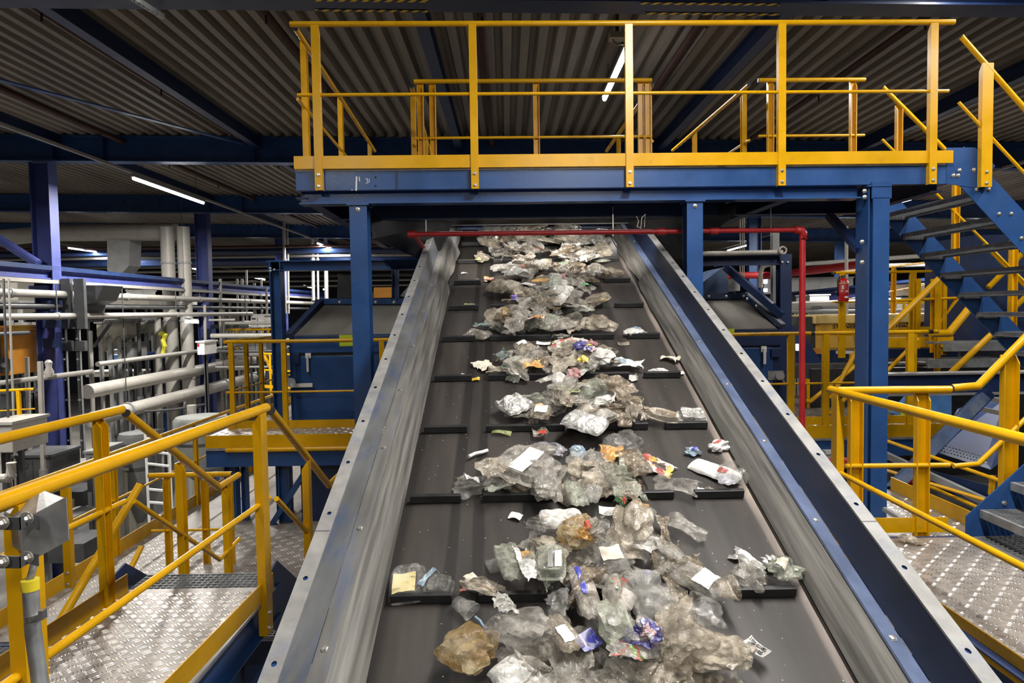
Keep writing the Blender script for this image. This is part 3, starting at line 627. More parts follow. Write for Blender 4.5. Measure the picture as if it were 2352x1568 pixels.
obj('yellow_band', MB().tube(at(69, 1330, 1.93), at(70, 1354, 1.93), .0235, 16), mat('yellow_rubber', (.75,.6,.03), .5), cd, 40, label='yellow plastic cap on the conduit')
obj('cable', MB().path([at(67, 1335, 1.93), at(74, 1312, 1.94), at(80, 1285, 1.96)], .010, 8), GREY, cd, True)
obj('clamp', MB().tube(at(76, 1409, 1.92), at(78, 1421, 1.92), .0245, 16), STEEL, cd, 40); obj('clamp', MB().box(at(98, 1410, 1.9), (.012,.02,.026)), STEEL, cd)
# ================================================================ right walkway beside the conveyor
ZRW = -1.5; RX0, RX1 = 2.14, 2.98
rw = thing('walkway', 'right walkway of shiny checker plate beside the conveyor at the lower right corner', 'walkway', (2.6, 3.2, ZRW-.25), 'checker plate walkways')
m = MB(); m.bb(RX0, RX1, 1.4, 4.3, ZRW-.008, ZRW); checker(m, (RX0+.01, RX1-.01, 1.9, 4.28, ZRW), .066)
obj('deck', m, [ALU, BARS], rw)
m = MB(); grating(m, RX1+.004, 3.75, 2.0, 4.3, ZRW, .04); obj('grating', m, GALD, rw)
obj('side_beam', MB().extr(prof_U(.06, .18, .008), (RX0-.0, 4.3, ZRW-.13), (RX0-.0, 1.4, ZRW-.13)), BLD, rw)
obj('side_beam', MB().extr(prof_U(.06, .18, .008), (RX0, 4.36, ZRW-.1), (3.75, 4.36, ZRW-.1)), BLD, rw)
for y in (1.8, 2.8, 3.8): obj('joist', MB().bb(RX0, 3.75, y-.03, y+.03, ZRW-.16, ZRW-.03), BLD, rw)
obj('kick_plate', MB().bb(RX0-.012, RX0-.004, 1.4, 4.3, ZRW-.11, ZRW+.015), YEL, rw)
RR = 'right walkway railings'
railing('yellow railing along the right walkway from the corner post to the right edge', (2.12, 4.46, -.555), (2.05, 1.3, -.555), [.12, 2.35], (-1, 0), RR, h=.95, mids=(.52,), toe=0, r=.026, rm=.0165, drop=.18, wid=.075, off=.03)
railing('short yellow railing across the rear end of the right walkway', (2.16, 4.44, -.56), (2.90, 4.44, -.565), [.12, .56], (0, 1), RR, h=.95, mids=(.5,), toe=.1, r=.026, rm=.0165, drop=.17, wid=.085, off=.03, bolts=False)
# stair going up to the right
sr = thing('steel_stair', 'stair with grey grating treads going up to the right beside the right walkway', 'stair', (3.2, 3.9, ZRW), 'blue stairs with grating treads')
for i in range(5):
    x = 3.02+.195*i; z = ZRW+.175*(i+1); mm_ = MB(); grating(mm_, x, x+.26, 3.4, 4.30, z, .03); mm_.bb(x-.012, x+.012, 3.4, 4.30, z-.05, z+.002); obj('tread', mm_, GALD, sr)
for y in (4.31, 3.38):
    so = obj('stringer', MB().prism([(2.93, y, ZRW+.0), (2.93, y, ZRW+.13), (4.2, y, ZRW+1.27), (4.2, y, ZRW+.93), (3.22, y, ZRW)], (0, .01, 0)), BLU, sr)
    if y > 4:
        for i in range(4):
            for k in (0, .07): obj('bolt', MB().bolt((3.17+.195*i, 4.308, ZRW+.175*(i+1)-.03+k), (0,-1,0), .013, .012), BOLT, so, 40)
Y_ = 4.46
handrail('yellow handrail bending up to the right beyond the black joint on the rear railing', [at(2187, 891, Y_), at(2247, 886, Y_), at(2352, 779, Y_), at(2500, 628, Y_)], [[at(2190, 1070, Y_), at(2247, 1065, Y_), at(2352, 965, Y_), at(2500, 825, Y_)]],
         [(at(2320, 900, Y_).x, Y_+.03, at(2320, 815, Y_).z, at(2320, 1120, Y_).z)], RR, r=.026, rm=.0165, face=(0,1), wid=.1, bolts=False)

# ================================================================ landings and blue machines on both sides of the conveyor
def landing(label, x0, x1, y0, y1, z, legs=()):
    t = thing('landing', label, 'landing', ((x0+x1)/2, y0, z-.3), 'checker plate landings')
    m = MB(); m.bb(x0, x1, y0, y1, z-.008, z); checker(m, (x0+.02, x1-.02, y0+.01, min(y1, y0+1.2), z), .09); obj('deck', m, [ALU, BARS], t)
    obj('edge_strip', MB().bb(x0, x1, y0-.02, y0-.0, z-.16, z-.13), GALV, t)
    obj('kick_plate', MB().bb(x0, x1, y0-.012, y0-.004, z-.13, z+.02), YEL, t)
    obj('edge_beam', MB().extr(prof_U(.07, .2, .01), (x1, y0, z-.26), (x0, y0, z-.26)), BLU, t)
    obj('side_beam', MB().bb(x0, x0+.07, y0, y1, z-.2, z-.02), BLU, t); obj('side_beam', MB().bb(x1-.07, x1, y0, y1, z-.2, z-.02), BLU, t)
    for x, y in legs: obj('leg', MB().extr(prof_H(.14, .14), (x, y, -6), (x, y, z-.1), (0,1,0)), BLU, t)
    return t
ZG = -1.45
landing('left landing of checker plate in front of the left blue machine', -3.6, -1.02, 8.06, 12.4, ZG, ((-3.4, 8.3), (-2.75, 8.3), (-1.7, 8.6), (-3.4, 11.8)))
landing('right landing of checker plate in front of the right blue machine, behind the red pipe', 1.95, 5.3, 8.06, 11.0, ZG, ((2.4, 8.3), (5.1, 8.3), (3.6, 8.6)))
one('bumper_tube', 'yellow tube along the front edge of the left landing, under its kick plate', 'tube', MB().tube((-3.35, 8.03, ZG-.155), (-1.1, 8.03, ZG-.155), .026, 12), YEL)
LG = 'landing railings'
railing('yellow railing across the front of the left blue machine', (-3.54, 8.6, -.345), (-1.2, 8.62, -.35), [.06, .72, 1.95], (0, -1), LG, mids=(.64,), toe=.1, r=.024, drop=0, bolts=False, caps=False)
railing('yellow railing along the outer side of the left landing, with two close posts', (-3.56, 8.62, -.345), (-3.56, 12.2, -.36), [.68, 1.24, 2.9], (-1, 0), LG, mids=(.64,), toe=.1, r=.022, drop=.1, bolts=False, caps=False)
t = railing('yellow railing in front of the right blue machine, passing behind the red upright pipe', (2.2, 8.1, -.33), (5.15, 8.14, -.335), [1.18, 1.6, 2.62], (0, -1), LG, h=1.1, mids=(.60,), toe=.1, r=.024, drop=.3, wid=.075, bolts=True)
for u in (1866, 2137): q = at(u, 768, 8.12); obj('joint_sleeve', MB().tube((q.x-.02, 8.115, -.332), (q.x+.02, 8.115, -.332), .0255, 14), BLACK, t)

# left blue machine
lm = thing('sorting_machine', 'blue machine housing with grey sloping hood and hinged door, left of the conveyor', 'machine', (-1.9, 9.4, ZG), 'blue machine housings')
YF = 8.95
def bx(u0, v0, u1, v1, Y, d): a, b = at(u0, v0, Y), at(u1, v1, Y); return MB().bb(a.x, b.x, Y, Y+d, b.z, a.z)
obj('body', bx(664, 770, 960, 985, YF, 1.5), BLU, lm)
obj('hood_sheet', MB().prism([at(672, 772, YF-.01), at(960, 772, YF-.01), at(960, 697, 9.6), at(742, 697, 9.6)], (0,.02,-.01)), HOOD, lm)
obj('hood_edge', MB().bar(at(662, 772, YF-.03), at(738, 692, 9.58), .10, .07), BLD, lm)
he = obj('hood_edge', MB().bar(at(734, 692, 9.58), at(965, 692, 9.58), .06, .08), BLU, lm)
obj('hood_side', MB().prism([at(664, 775, YF), at(740, 694, 9.6), V((at(740,694,9.6).x, 10.4, at(740,694,9.6).z)), V((at(664,775,YF).x, 10.4, at(664,775,YF).z))], (.02, 0, -.02)), BLD, lm)
obj('hood_roof', MB().prism([at(738, 690, 9.6), at(965, 690, 9.6), V((-1.3, 10.5, .2)), V((-2.6, 10.5, .2))], (0,0,-.02)), BLD, lm)
for u in (738, 780, 863, 905): obj('bolt', MB().bolt(at(u, 694, 9.545), (0,-1,0), .016, .015), BOLT, he, 40)
obj('door', bx(688, 818, 822, 962, YF-.02, .02), BLU, lm, bev=.004)
dgap = MB()
for u0, v0, u1, v1 in ((683, 810, 826, 815), (680, 810, 684, 965)): a, b = at(u0, v0, YF-.004), at(u1, v1, YF-.004); dgap.bb(a.x, b.x, YF-.006, YF, b.z, a.z)
obj('door_gap', dgap, BLACK, lm)
obj('cross_rail', bx(664, 797, 960, 806, YF-.03, .03), BLU, lm)
la = obj('latch', bx(701, 811, 714, 822, YF-.05, .03), WHITE, lm); obj('latch_handle', bx(703, 815, 709, 854, YF-.075, .02), WHITE, la, bev=.004)
ro = obj('rotary_latch', MB().tube(at(668, 878, YF-.02), at(668, 878, YF-.09), .06, 16), GALV, lm, 40); obj('latch_handle', MB().bar(at(666, 885, YF-.08), at(718, 884, YF-.08), .03, .05), WHITE, ro)
obj('hinge_box', bx(672, 812, 688, 836, YF-.05, .05), BLD, lm, bev=.004)
obj('lime_sign', bx(779, 769, 822, 797, YF-.012, .008), LIME, lm, label='plain lime green sticker')
fr = thing('steel_gantry', 'blue steel frame standing round the left blue machine', 'frame', (-2.9, 8.75, ZG), 'machine frames')
a = at(635, 600, 8.8)
obj('post', MB().extr(prof_H(.14, .16), (a.x, 8.8, -6), (a.x, 8.8, at(635, 598, 8.8).z), (0,1,0)), BLU, fr)
obj('top_beam', MB().extr(prof_I(.14, .125), at(616, 611, 8.8), at(985, 607, 8.8)), BLU, fr)
obj('post', MB().extr(prof_H(.09, .1), at(908, 620, 9.6), at(908, 690, 9.6), (0,1,0)), BLD, fr)
for u, v in ((621, 616), (621, 622), (630, 619)): obj('bolt', MB().bolt(at(u, v, 8.72), (0,-1,0), .012, .012), BOLT, fr, 40)
one('black_chute', 'black triangular chute end on top of the left blue machine', 'chute', MB().prism([at(776, 628, 9.9), at(830, 668, 9.9), at(830, 684, 9.9), at(774, 684, 9.9)], (0, .9, 0)), BLACK)
one('orange_panel', 'orange panel far behind the left blue machine between two blue posts', 'panel', bx(858, 660, 902, 683, 13.0, .15), ORG)
one('pale_plate', 'pale slanted plate at the upper right end of the left machine by the conveyor', 'plate', MB().prism([at(917, 680, 9.7), at(962, 632, 9.7), at(966, 640, 9.7), at(938, 683, 9.7)], (0, .5, 0)), GALV)

# right blue machine
rm_ = thing('sorting_machine', 'dark blue machine housing with grey sloping hood, right of the conveyor', 'machine', (3.0, 9.4, ZG), 'blue machine housings')
obj('body', bx(1560, 757, 1795, 990, YF, 1.5), BLD, rm_)
obj('hood_sheet', MB().prism([at(1560, 757, YF-.01), at(1786, 756, YF-.01), at(1706, 686, 9.6), at(1560, 688, 9.6)], (0,.02,-.01)), HOOD, rm_)
obj('hood_edge', MB().bar(at(1797, 748, YF-.03), at(1712, 678, 9.58), .09, .06), BLD, rm_)
obj('hood_lip', MB().bar(at(1799, 744, YF-.05), at(1716, 672, 9.6), .07, .012), GALV, rm_)
he = obj('hood_edge', MB().bar(at(1590, 681, 9.58), at(1716, 679, 9.58), .06, .08), BLD, rm_)
for u in (1628, 1668, 1708): obj('bolt', MB().bolt(at(u, 680, 9.54), (0,-1,0), .016, .015), BOLT, he, 40)
for u, v in ((1716, 686), (1737, 702), (1755, 720), (1777, 740)): obj('bolt', MB().bolt(at(u, v, 9.2), (.4,-1,.3), .016, .015), BOLT, he, 40)
obj('hood_side', MB().prism([at(1790, 756, YF), at(1712, 680, 9.6), V((at(1712,680,9.6).x, 10.4, at(1712,680,9.6).z)), V((at(1790,756,YF).x, 10.4, at(1790,756,YF).z))], (-.02, 0, -.02)), BLD, rm_)
obj('feed_hopper', MB().prism([at(1612, 650, 9.8), at(1656, 616, 9.8), at(1671, 612, 9.8), at(1673, 672, 9.8), at(1612, 674, 9.8)], (0, .8, 0)), BLG, rm_)
obj('cross_rail', bx(1690, 782, 1795, 792, YF-.03, .03), BLD, rm_)
obj('door', bx(1660, 800, 1775, 962, YF-.02, .02), BLU, rm_, bev=.004)
la = obj('latch', bx(1749, 795, 1761, 808, YF-.05, .03), WHITE, rm_); obj('latch_handle', bx(1754, 800, 1760, 836, YF-.075, .02), WHITE, la, bev=.004)
ro = obj('rotary_latch', MB().tube(at(1792, 863, YF-.02), at(1792, 863, YF-.1), .055, 16), STEEL, rm_, 40); obj('latch_handle', MB().bar(at(1794, 864, YF-.09), at(1804, 884, YF-.09), .02, .03), STEEL, ro); obj('latch_plate', bx(1764, 852, 1800, 872, YF-.03, .03), GALV, rm_)
obj('hinge_box', bx(1772, 800, 1794, 820, YF-.05, .05), BLD, rm_, bev=.004)
obj('lime_sign', bx(1668, 755, 1687, 780, YF-.012, .008), LIME, rm_, label='plain lime green sticker')
fr = thing('steel_gantry', 'dark blue steel frame with slanting brace round the right blue machine', 'frame', (3.5, 9.1, ZG), 'machine frames')
obj('post', MB().extr(prof_I(.15, .16), at(1800, 990, 9.1), at(1800, 584, 9.1), (0,1,0)), BLD, fr)
obj('post', MB().extr(prof_I(.09, .1), at(1780, 780, 9.8), at(1780, 530, 9.8), (0,1,0)), GREY, fr)
obj('top_beam', MB().extr(prof_I(.14, .13), at(1580, 599, 9.1), at(1790, 597, 9.1)), BLD, fr)
obj('slant_brace', MB().bar(at(1668, 614, 9.5), at(1796, 724, 9.0), .12, .09), BLD, fr)
for u in (1647, 1667): obj('hanger', MB().bar(at(u, 588, 9.4), at(u, 612, 9.4), .06, .06), BLD, fr)
for u in (1797, 1810): obj('bolt', MB().bolt(at(u, 602, 9.0), (0,-1,0), .012, .012), BOLT, fr, 40)
t = thing('grey_pipe', 'pale grey pipe with a ringed open end above the right blue machine', 'pipe', at(1710, 582, 8.9))
obj('pipe', MB().tube(at(1560, 584, 8.95), at(1797, 579, 8.95), .032, 14), PIPW, t, 40)
mb = MB(); c = at(1798, 575, 8.9); mb.path([c + V((.045*cos(a*pi/8), 0, .045*sin(a*pi/8))) for a in range(-4, 13)], .013, 8); obj('end_ring', mb, PIPW, t, True)

# ================================================================ red sprinkler main under the platform
rp = thing('red_sprinkler_pipe', 'red sprinkler pipe running across under the platform and down at right', 'pipe', at(1400, 540, 5.85))
Yp = 5.86
obj('cross_pipe', MB().tube(at(950, 538, Yp), at(1842, 528, Yp), .021, 14), RED, rp, 40)
obj('down_pipe', MB().tube(at(1843, 527, Yp), at(1842, 1000, Yp), .026, 14), RED, rp, 40)
obj('elbow', MB().path([at(1825, 528, Yp), at(1840, 529, Yp), at(1845, 536, Yp), at(1845, 550, Yp)], .034, 12), RED, rp, True)
obj('branch_pipe', MB().tube(at(951, 540, Yp), at(978, 575, Yp+.5), .020, 12), RED, rp, 40)
for u, v in ((946, 538), (1519, 532), (1640, 531)): obj('coupling', MB().tube(at(u-9, v, Yp), at(u+9, v, Yp), .031, 12), RED, rp, 40)
for u in (979, 1408, 1770): a = at(u, 534, Yp); obj('hanger_clip', MB().bar(a+V((0,0,-.03)), a+V((0,0,.22)), .008, .012), STEEL, rp)
for u, s in ((1468, 1), (1478, -1)): 
    pass
one('hanging_string', 'pale frayed string dangling from the platform edge above the right belt side', 'string', MB().path([at(1462, 497, 5.6), at(1467, 508, 5.6), at(1463, 520, 5.6), at(1472, 524, 5.6), at(1474, 500, 5.6), at(1482, 492, 5.6), at(1480, 522, 5.6)], .0022, 5), mat('string_fibre', (.5,.46,.38), .8))

# ================================================================ lower walkway at left
ZW = -2.55
lo = thing('walkway', 'lower wide checker plate deck at left behind the short grating stair', 'walkway', (-2.9, 7.5, ZW-.3), 'checker plate walkways')
DUS = mat('dusty_checker_plate', (.24,.215,.19), .55, .15, .2, 4, .1, 30, dirt=(.12,.10,.085), damt=.7, dscale=3)
m = MB(); m.bb(-4.25, -1.25, 5.3, 8.9, ZW-.01, ZW); checker(m, (-4.2, -1.3, 5.35, 8.0, ZW), .10); obj('deck', m, [DUS, ALU], lo); obj('deck', MB().bb(-4.25, -2.6, 8.9, 14.0, ZW-.01, ZW), DUS, lo)
obj('edge_beam', MB().bb(-4.32, -4.25, 5.0, 14, ZW-.2, ZW-.01), BLD, lo); obj('edge_beam', MB().bb(-4.25, -1.25, 5.25, 5.3, ZW-.2, ZW-.01), BLD, lo)
m = MB(); grating(m, -4.2, -3.0, 4.75, 5.28, ZW-.01, .05); obj('grating', m, GALV, lo)
for x, y in ((-4.1, 6), (-4.1, 11), (-2.4, 6.5), (-1.5, 8.6)): obj('leg', MB().extr(prof_H(.12,.12), (x, y, -6), (x, y, ZW-.1), (0,1,0)), BLD, lo)
LW = 'lower walkway railings'
railing('long yellow railing along the outer left edge of the lower deck', (-4.2, 4.9, ZW+1.1), (-4.2, 13.8, ZW+1.1), [.55, 2.3, 4.2, 6.1, 8.0], (-1, 0), LW, mids=(.5,), toe=.15, r=.024, drop=.1, bolts=False)
railing('short yellow gate railing across the lower deck at the foot of the stair', at(343, 1092, 6.9), at(532, 1088, 6.92), [.17, .55, .8], (0, 1), LW, h=.93, mids=(.57,), toe=0, r=.026, drop=0, wid=.06, bolts=False)
railing('low yellow railing in front of the blue support posts on the lower deck', (-2.55, 8.75, -1.62), (-1.2, 8.75, -1.62), [.3, .62, 1.2], (0, -1), LW, h=.93, mids=(), toe=.12, r=.02, drop=0, bolts=False)
handrail('yellow stair handrail slanting steeply behind the near left railings', [at(322, 1112, 5.2), at(140, 1424, 4.6)], [], [(at(150, 1200, 5.3).x, 5.3, at(150, 1110, 5.3).z, at(150, 1350, 5.3).z)], LW, r=.03)
handrail('short yellow tube slanting up behind the far near walkway toe board', [at(325, 1255, 5.0), at(285, 1335, 4.8)], [], [], LW, r=.02)
for u, w_, lab in ((540, 20, 'blue leg post under the left end of the left landing'), (566, 12, 'thin blue leg beside the left end post under the left landing')):
    a = at(u, 1200, 8.4); one('leg_post', lab, 'post', MB().extr(prof_H(w_/F*8.4*1.0, .1), (a.x, 8.4, ZW), (a.x, 8.4, ZG-.36), (0,1,0)), BLU, 'blue leg posts under the left landing')
one('slant_strut', 'blue strut slanting behind the yellow post under the left landing', 'strut', MB().bar(at(618, 1215, 8.2), at(700, 1085, 8.2), .09, .06), BLU)
one('blue_cabinet', 'dark blue machine cabinet under the left landing beside the conveyor', 'cabinet', bx(690, 1070, 800, 1290, 8.3, .8), BLD)
one('blue_bin', 'blue bin low beside the conveyor below the near walkway edge', 'bin', bx(560, 1462, 640, 1640, 5.4, .6), BLU)
one('blue_pallet_box', 'blue box with pale handle far below the near walkway edge', 'box', bx(522, 1500, 556, 1600, 5.6, .5), BLU)

# ================================================================ right side: rails, machine and stairs behind the landing
yl = thing('magnet_separator', 'yellow boxed separator machine lettered along its side, behind the thick blue column', 'machine', at(2040, 800, 12), None)
obj('body', bx(1876, 738, 2200, 806, 12, 1.2), YELM, yl, bev=.02)
obj('top_cover', bx(1872, 724, 2205, 739, 11.95, 1.3), mat('pale_machine_yellow', (.78,.58,.22), .4), yl, bev=.02)
obj('end_hood', MB().prism([at(1815, 765, 12.05), at(1832, 727, 12.05), at(1874, 727, 12.05), at(1876, 800, 12.05), at(1862, 800, 12.05), at(1815, 775, 12.05)], (0, 1.1, 0)), DGREY, yl)
for u0, u1 in ((1882, 2010), (2015, 2080), (2085, 2150)): obj('side_panel', bx(u0, 744, u1-3, 798, 11.985, .015), YELM, yl, bev=.004)
for u in (1890, 1950, 2086, 2087): q = at(u, 738 if u > 2000 else 739, 11.97); obj('screw', MB().bolt(q, (0,-1,0), .03, .01), BLACK, yl)
def text(s, u, v, hpx, Y, m, parent, name='lettering', sx=1.2, lab=None, tilt=0):
    cu = bpy.data.curves.new(name, 'FONT'); cu.body = s; cu.extrude = .004; cu.size = hpx/F*Y*1.42
    o = bpy.data.objects.new(name, cu); COL.objects.link(o); bpy.context.view_layer.update()
    me = bpy.data.meshes.new_from_object(o.evaluated_get(bpy.context.evaluated_depsgraph_get())); bpy.data.objects.remove(o)
    p = at(u, v, Y); R = Matrix.Rotation(pi/2, 3, 'X')
    for vv in me.vertices: c = V((vv.co.x*sx + vv.co.y*.12, vv.co.y, vv.co.z)); c = Matrix.Rotation(tilt, 3, 'Y') @ (R @ c); vv.co = c + p - ROOT[parent.name]
    me.materials.clear(); me.materials.append(m); o = bpy.data.objects.new(name, me); COL.objects.link(o); o.parent = parent; ROOT[o.name] = ROOT[parent.name]
    if lab: o['label'] = lab
    return o
text('STEINERT', 1912, 754, 9, 11.96, INK, yl, lab='black lettering STEINERT'); text('STEINERT', 2048, 754, 8.5, 11.96, INK, yl, lab='black lettering STEINERT beside its square emblem')
lg = obj('emblem', MB().prism([at(2103, 757, 11.965), at(2106, 742, 11.965), at(2119, 742, 11.965), at(2116, 757, 11.965)], (0, .01, 0)), INK, yl, label='small dark slanted square emblem')
text('S', 2108, 756, 9, 11.955, WHITE, yl, name='emblem_letter', sx=1.0)
one('machine_table', 'dark blue table beam under the yellow separator machine', 'beam', bx(1800, 806, 2200, 835, 11.8, 1.4), BLD)
one('black_frame_beam', 'black frame beam below the yellow separator, behind the right landing railing', 'beam', bx(1800, 838, 1975, 866, 10.6, .3), DGREY)
one('slant_plate', 'dark slanting plate left of the yellow separator behind the red pipe', 'plate', MB().prism([at(1820, 745, 11.0), at(1845, 770, 11.0), at(1895, 840, 11.0), at(1830, 840, 11.0)], (0, .4, 0)), BLD)
for u0, v0, u1, v1, Y, m_, lab in ((1832, 790, 1846, 805, 10.8, SIGN, 'small bluish lit panel behind the red pipe'), (1925, 806, 1960, 812, 11.2, WHITE, 'white strip under the yellow separator'), (1860, 860, 1885, 990, 10.2, BLD, 'dark blue upright plate behind the right landing railing'), (1870, 800, 1905, 812, 11.3, ORG, 'orange lit edge below the separator hood')):
    one('panel', lab, 'panel', bx(u0, v0, u1, v1, Y, .08), m_)
RB = 'yellow railings behind the right landing'
railing('yellow railing with the red fire extinguisher hung on its post', at(1918, 627, 11), at(2175, 622, 11.1), [.12, 1.3, 1.86], (0, -1), RB, h=1.02, mids=(.47,), toe=.12, r=.022, drop=.35, bolts=False, wid=.1)
railing('yellow railing far behind, receding left of the fire extinguisher', at(1912, 627, 11), at(2170, 598, 15.5), [1.2, 3.0], (0, 1), RB, h=1.02, mids=(.47,), toe=0, r=.022, bolts=False, wid=.08)
ex = thing('fire_extinguisher', 'red fire extinguisher hanging on a yellow post left of the thick blue column', 'fire extinguisher', at(1937, 692, 10.8))
c = at(1937, 692, 10.8); hh = at(1937, 640, 10.8).z - c.z
obj('cylinder', MB().lathe([(.07,0),(.078,.01),(.078,hh*.86),(.068,hh*.95),(.035,hh*1.02),(.02,hh*1.05)], c, 20), mat('extinguisher_red', (.42,.012,.018), .3), ex, 50)
obj('label_band', MB().lathe([(.0787,hh*.36),(.0787,hh*.8)], c, 20), mat('extinguisher_label', (.40,.03,.035), .5), ex, 50)
obj('green_band', MB().lathe([(.0795,hh*.79),(.0795,hh*.82)], c, 20), mat('pale_green', (.35,.5,.2), .5), ex, 50)
for u0, v0, u1, v1 in ((1934, 655, 1938, 664), (1932, 667, 1936, 669), (1943, 667, 1947, 670), (1940, 680, 1948, 684)): obj('print_mark', bx(u0, v0, u1, v1, 10.8-.0805, .004), WHITE, ex)
obj('valve', MB().bb(c.x-.025, c.x+.025, 10.78, 10.82, c.z+hh*1.03, c.z+hh*1.15), DGREY, ex); obj('lever', MB().bar(c+V((0,0,hh*1.14)), c+V((.07,-.02,hh*1.22)), .02, .01), DGREY, ex)
obj('wall_bracket', MB().bb(c.x-.03, c.x+.03, 10.87, 11.02, c.z+hh*.4, c.z+hh*.5), DGREY, ex)
obj('hose', MB().path([c+V((-.02,0,hh*1.08)), c+V((-.07,-.02,hh*1.08)), c+V((-.10,-.02,hh*.9)), c+V((-.095,-.01,hh*.25))], .013, 8), BLACK, ex, True)
for lab, pts, r, Y in (('yellow diagonal handrail rising behind the column to the upper stair stringer', [(2036, 758), (2170, 628)], .042, 9.2), ('thin yellow diagonal rail below the rising handrail behind the landing', [(2140, 768), (2200, 684), (2060, 690)], .022, 9.6),
     ('yellow diagonal handrail from the landing rail joint up to the stair stringer', [(2137, 766), (2180, 765), (2238, 694)], .045, 8.3), ('yellow brace rail rising from the right landing toward the thick blue column', [(1908, 915), (1970, 800)], .030, 9.0),
     ('yellow bent rail low behind the right landing railing near the red pipe', [(1850, 920), (1860, 922), (1968, 838)], .028, 9.4), ('yellow diagonal rail low between column and right railing post', [(2020, 870), (2110, 778)], .026, 9.3),
     ('yellow diagonal rail in front of the lower dark stair, rising to the stringer', [(2182, 858), (2296, 750)], .038, 8.6), ('yellow short diagonal rail behind the corner post of the right walkway', [(1905, 950), (1962, 895)], .028, 9.0),
     ('yellow slanting tube crossing behind the upper stair treads', [(2262, 560), (2330, 632), (2400, 700)], .03, 9.5), ('yellow slanting tube with white highlight behind the upper stair', [(2270, 660), (2360, 570)], .036, 9.3), ('lower yellow slanting tube behind the upper stair at the right edge', [(2320, 715), (2400, 640)], .036, 9.3)):
    one('slanted_rail', lab, 'rail', MB().path([at(u, v, Y) for u, v in pts], r, 12), YEL, RB)
for u0, v0, v1, w_, Y, lab in ((2110, 640, 800, 13, 10.5, 'tall yellow post behind the landing railing, left of the two close posts'), (2155, 640, 810, 18, 9.6, 'thick yellow post left of the upper stair stringer behind the landing'), (2171, 640, 770, 10, 10.0, 'thin yellow post right next to the thick post by the upper stair'),
     (2098, 766, 1080, 18, 8.9, 'yellow post behind the rear railing of the right walkway'), (2155, 766, 1000, 11, 9.1, 'slim yellow post right of the rear railing post, behind the dark brace'), (2326, 560, 790, 12, 9.4, 'yellow post behind the upper stair treads at the right edge'), (2195, 430, 600, 10, 8.0, 'yellow post under the upper stair beside its tube lamp'),
     (1958, 812, 890, 8, 9.8, 'slim yellow post just left of the thick blue column'), (1858, 870, 960, 9, 9.6, 'short yellow post directly behind the red upright pipe'), (1999, 0, 0, 0, 0, '')):
    if w_: a = at(u0, v0, Y); b = at(u0, v1, Y); one('rail_post', lab, 'post', MB().extr(prof_U(w_/F*Y*.8, w_/F*Y, .008), b, (b.x, Y, a.z), (0,1,0)), YEL, RB)
one('platform_edge', 'yellow kick plate edge of the platform under the yellow separator railing', 'plate', bx(2036, 775, 2190, 796, 9.9, .02), YEL)
one('dark_cabinet', 'big dark navy cabinet behind the upper stair at the right edge', 'cabinet', bx(2238, 540, 2560, 800, 10.2, 1.2), BLD)
one('black_bay', 'black open machine bay below the dark cabinet at the right edge', 'machine', bx(2030, 838, 2560, 866, 9.8, 1.2), BLACK)
for k, (u0, v0, u1, v1, lab) in enumerate(((2166, 786, 2330, 804, 'upper grating step of the dark lower stair behind the right handrail'), (2128, 826, 2310, 842, 'lower grating step of the dark lower stair behind the right handrail'))):
    a, b = at(u0, v0, 8.9), at(u1, v1, 8.9); m = MB(); grating(m, a.x, b.x, 8.9, 9.25, a.z, .05); m.bb(a.x, b.x, 8.87, 8.9, b.z, a.z+.003); one('stair_tread', lab, 'step', m, GALD, 'steps of the dark lower stair')
bm_ = thing('support_beam', 'dark blue beam with bare grey top flange behind the bent right handrail', 'beam', at(2180, 900, 7.3)); a, b = at(2034, 862, 7.3), at(2326, 900, 7.3)
obj('web', MB().bb(a.x, b.x+.6, 7.33, 7.36, b.z, a.z), BLD, bm_); obj('top_flange', MB().bb(a.x, b.x+.6, 7.26, 7.45, a.z, a.z+.02), GREY, bm_); obj('bottom_flange', MB().bb(a.x, b.x+.6, 7.26, 7.45, b.z-.02, b.z), GREY, bm_)
t = thing('steel_brace', 'dark blue grey channel brace slanting behind the rear railing of the right walkway', 'brace', at(2050, 1100, 6.6))
obj('channel', MB().extr(prof_U(.10, .16, .01), at(2034, 1118, 6.6), at(2246, 905, 6.9), (0,-1,.5)), BLG, t)
one('steel_brace', 'black blue brace parallel behind the channel brace', 'brace', MB().bar(at(2130, 1040, 7.2), at(2270, 900, 7.2), .12, .1), BLD)
pp = thing('perforated_plate', 'blue sheet metal chute with rows of round holes at right', 'plate', at(2200, 1050, 7.8))
A, B_, C_, D_ = at(2144, 1036, 7.6), at(2276, 1078, 7.4), at(2330, 1035, 7.9), at(2200, 938, 8.3)
E_ = at(2330, 900, 8.4); obj('sheet', MB().prism([A, B_, C_, E_, D_], (0, .01, -.012)), mat('bright_blue_sheet', (.04,.075,.21), .5, .0, .15, 3), pp)
hn = (B_-A).cross(D_-A).normalized(); hn = -hn if hn.y > 0 else hn
for r_ in range(5):
    for k in range(16):
        f = k/15; g = r_/4
        p0 = at(2170+8*r_*-.2 + 112*f + (r_ % 2)*4, 1010 + 32*f + g*24 + (r_ % 2), 7.6)
        d = ray(*pix(p0)); tt = (A.dot(hn))/d.dot(hn); q = d*tt + hn*.004
        obj('punched_hole', MB().tube(q, q+hn*.002, .0085, 8), BLACK, pp)
for k, (u0, v0, u1, v1, lab) in enumerate(((2245, 905, 2326, 930, 'upper pale rail on the blue chute at right'), (2238, 935, 2326, 955, 'lower pale rail on the blue chute at right'))):
    one('chute_rail', lab, 'rail', MB().bar(at(u0, v0, 7.9), at(u1, v1, 7.5), .03, .05), PIPE)
one('blue_cladding', 'bright light blue machine panel behind the rear railing of the right walkway', 'panel', bx(2120, 905, 2185, 975, 9.0, .1), LBLU)
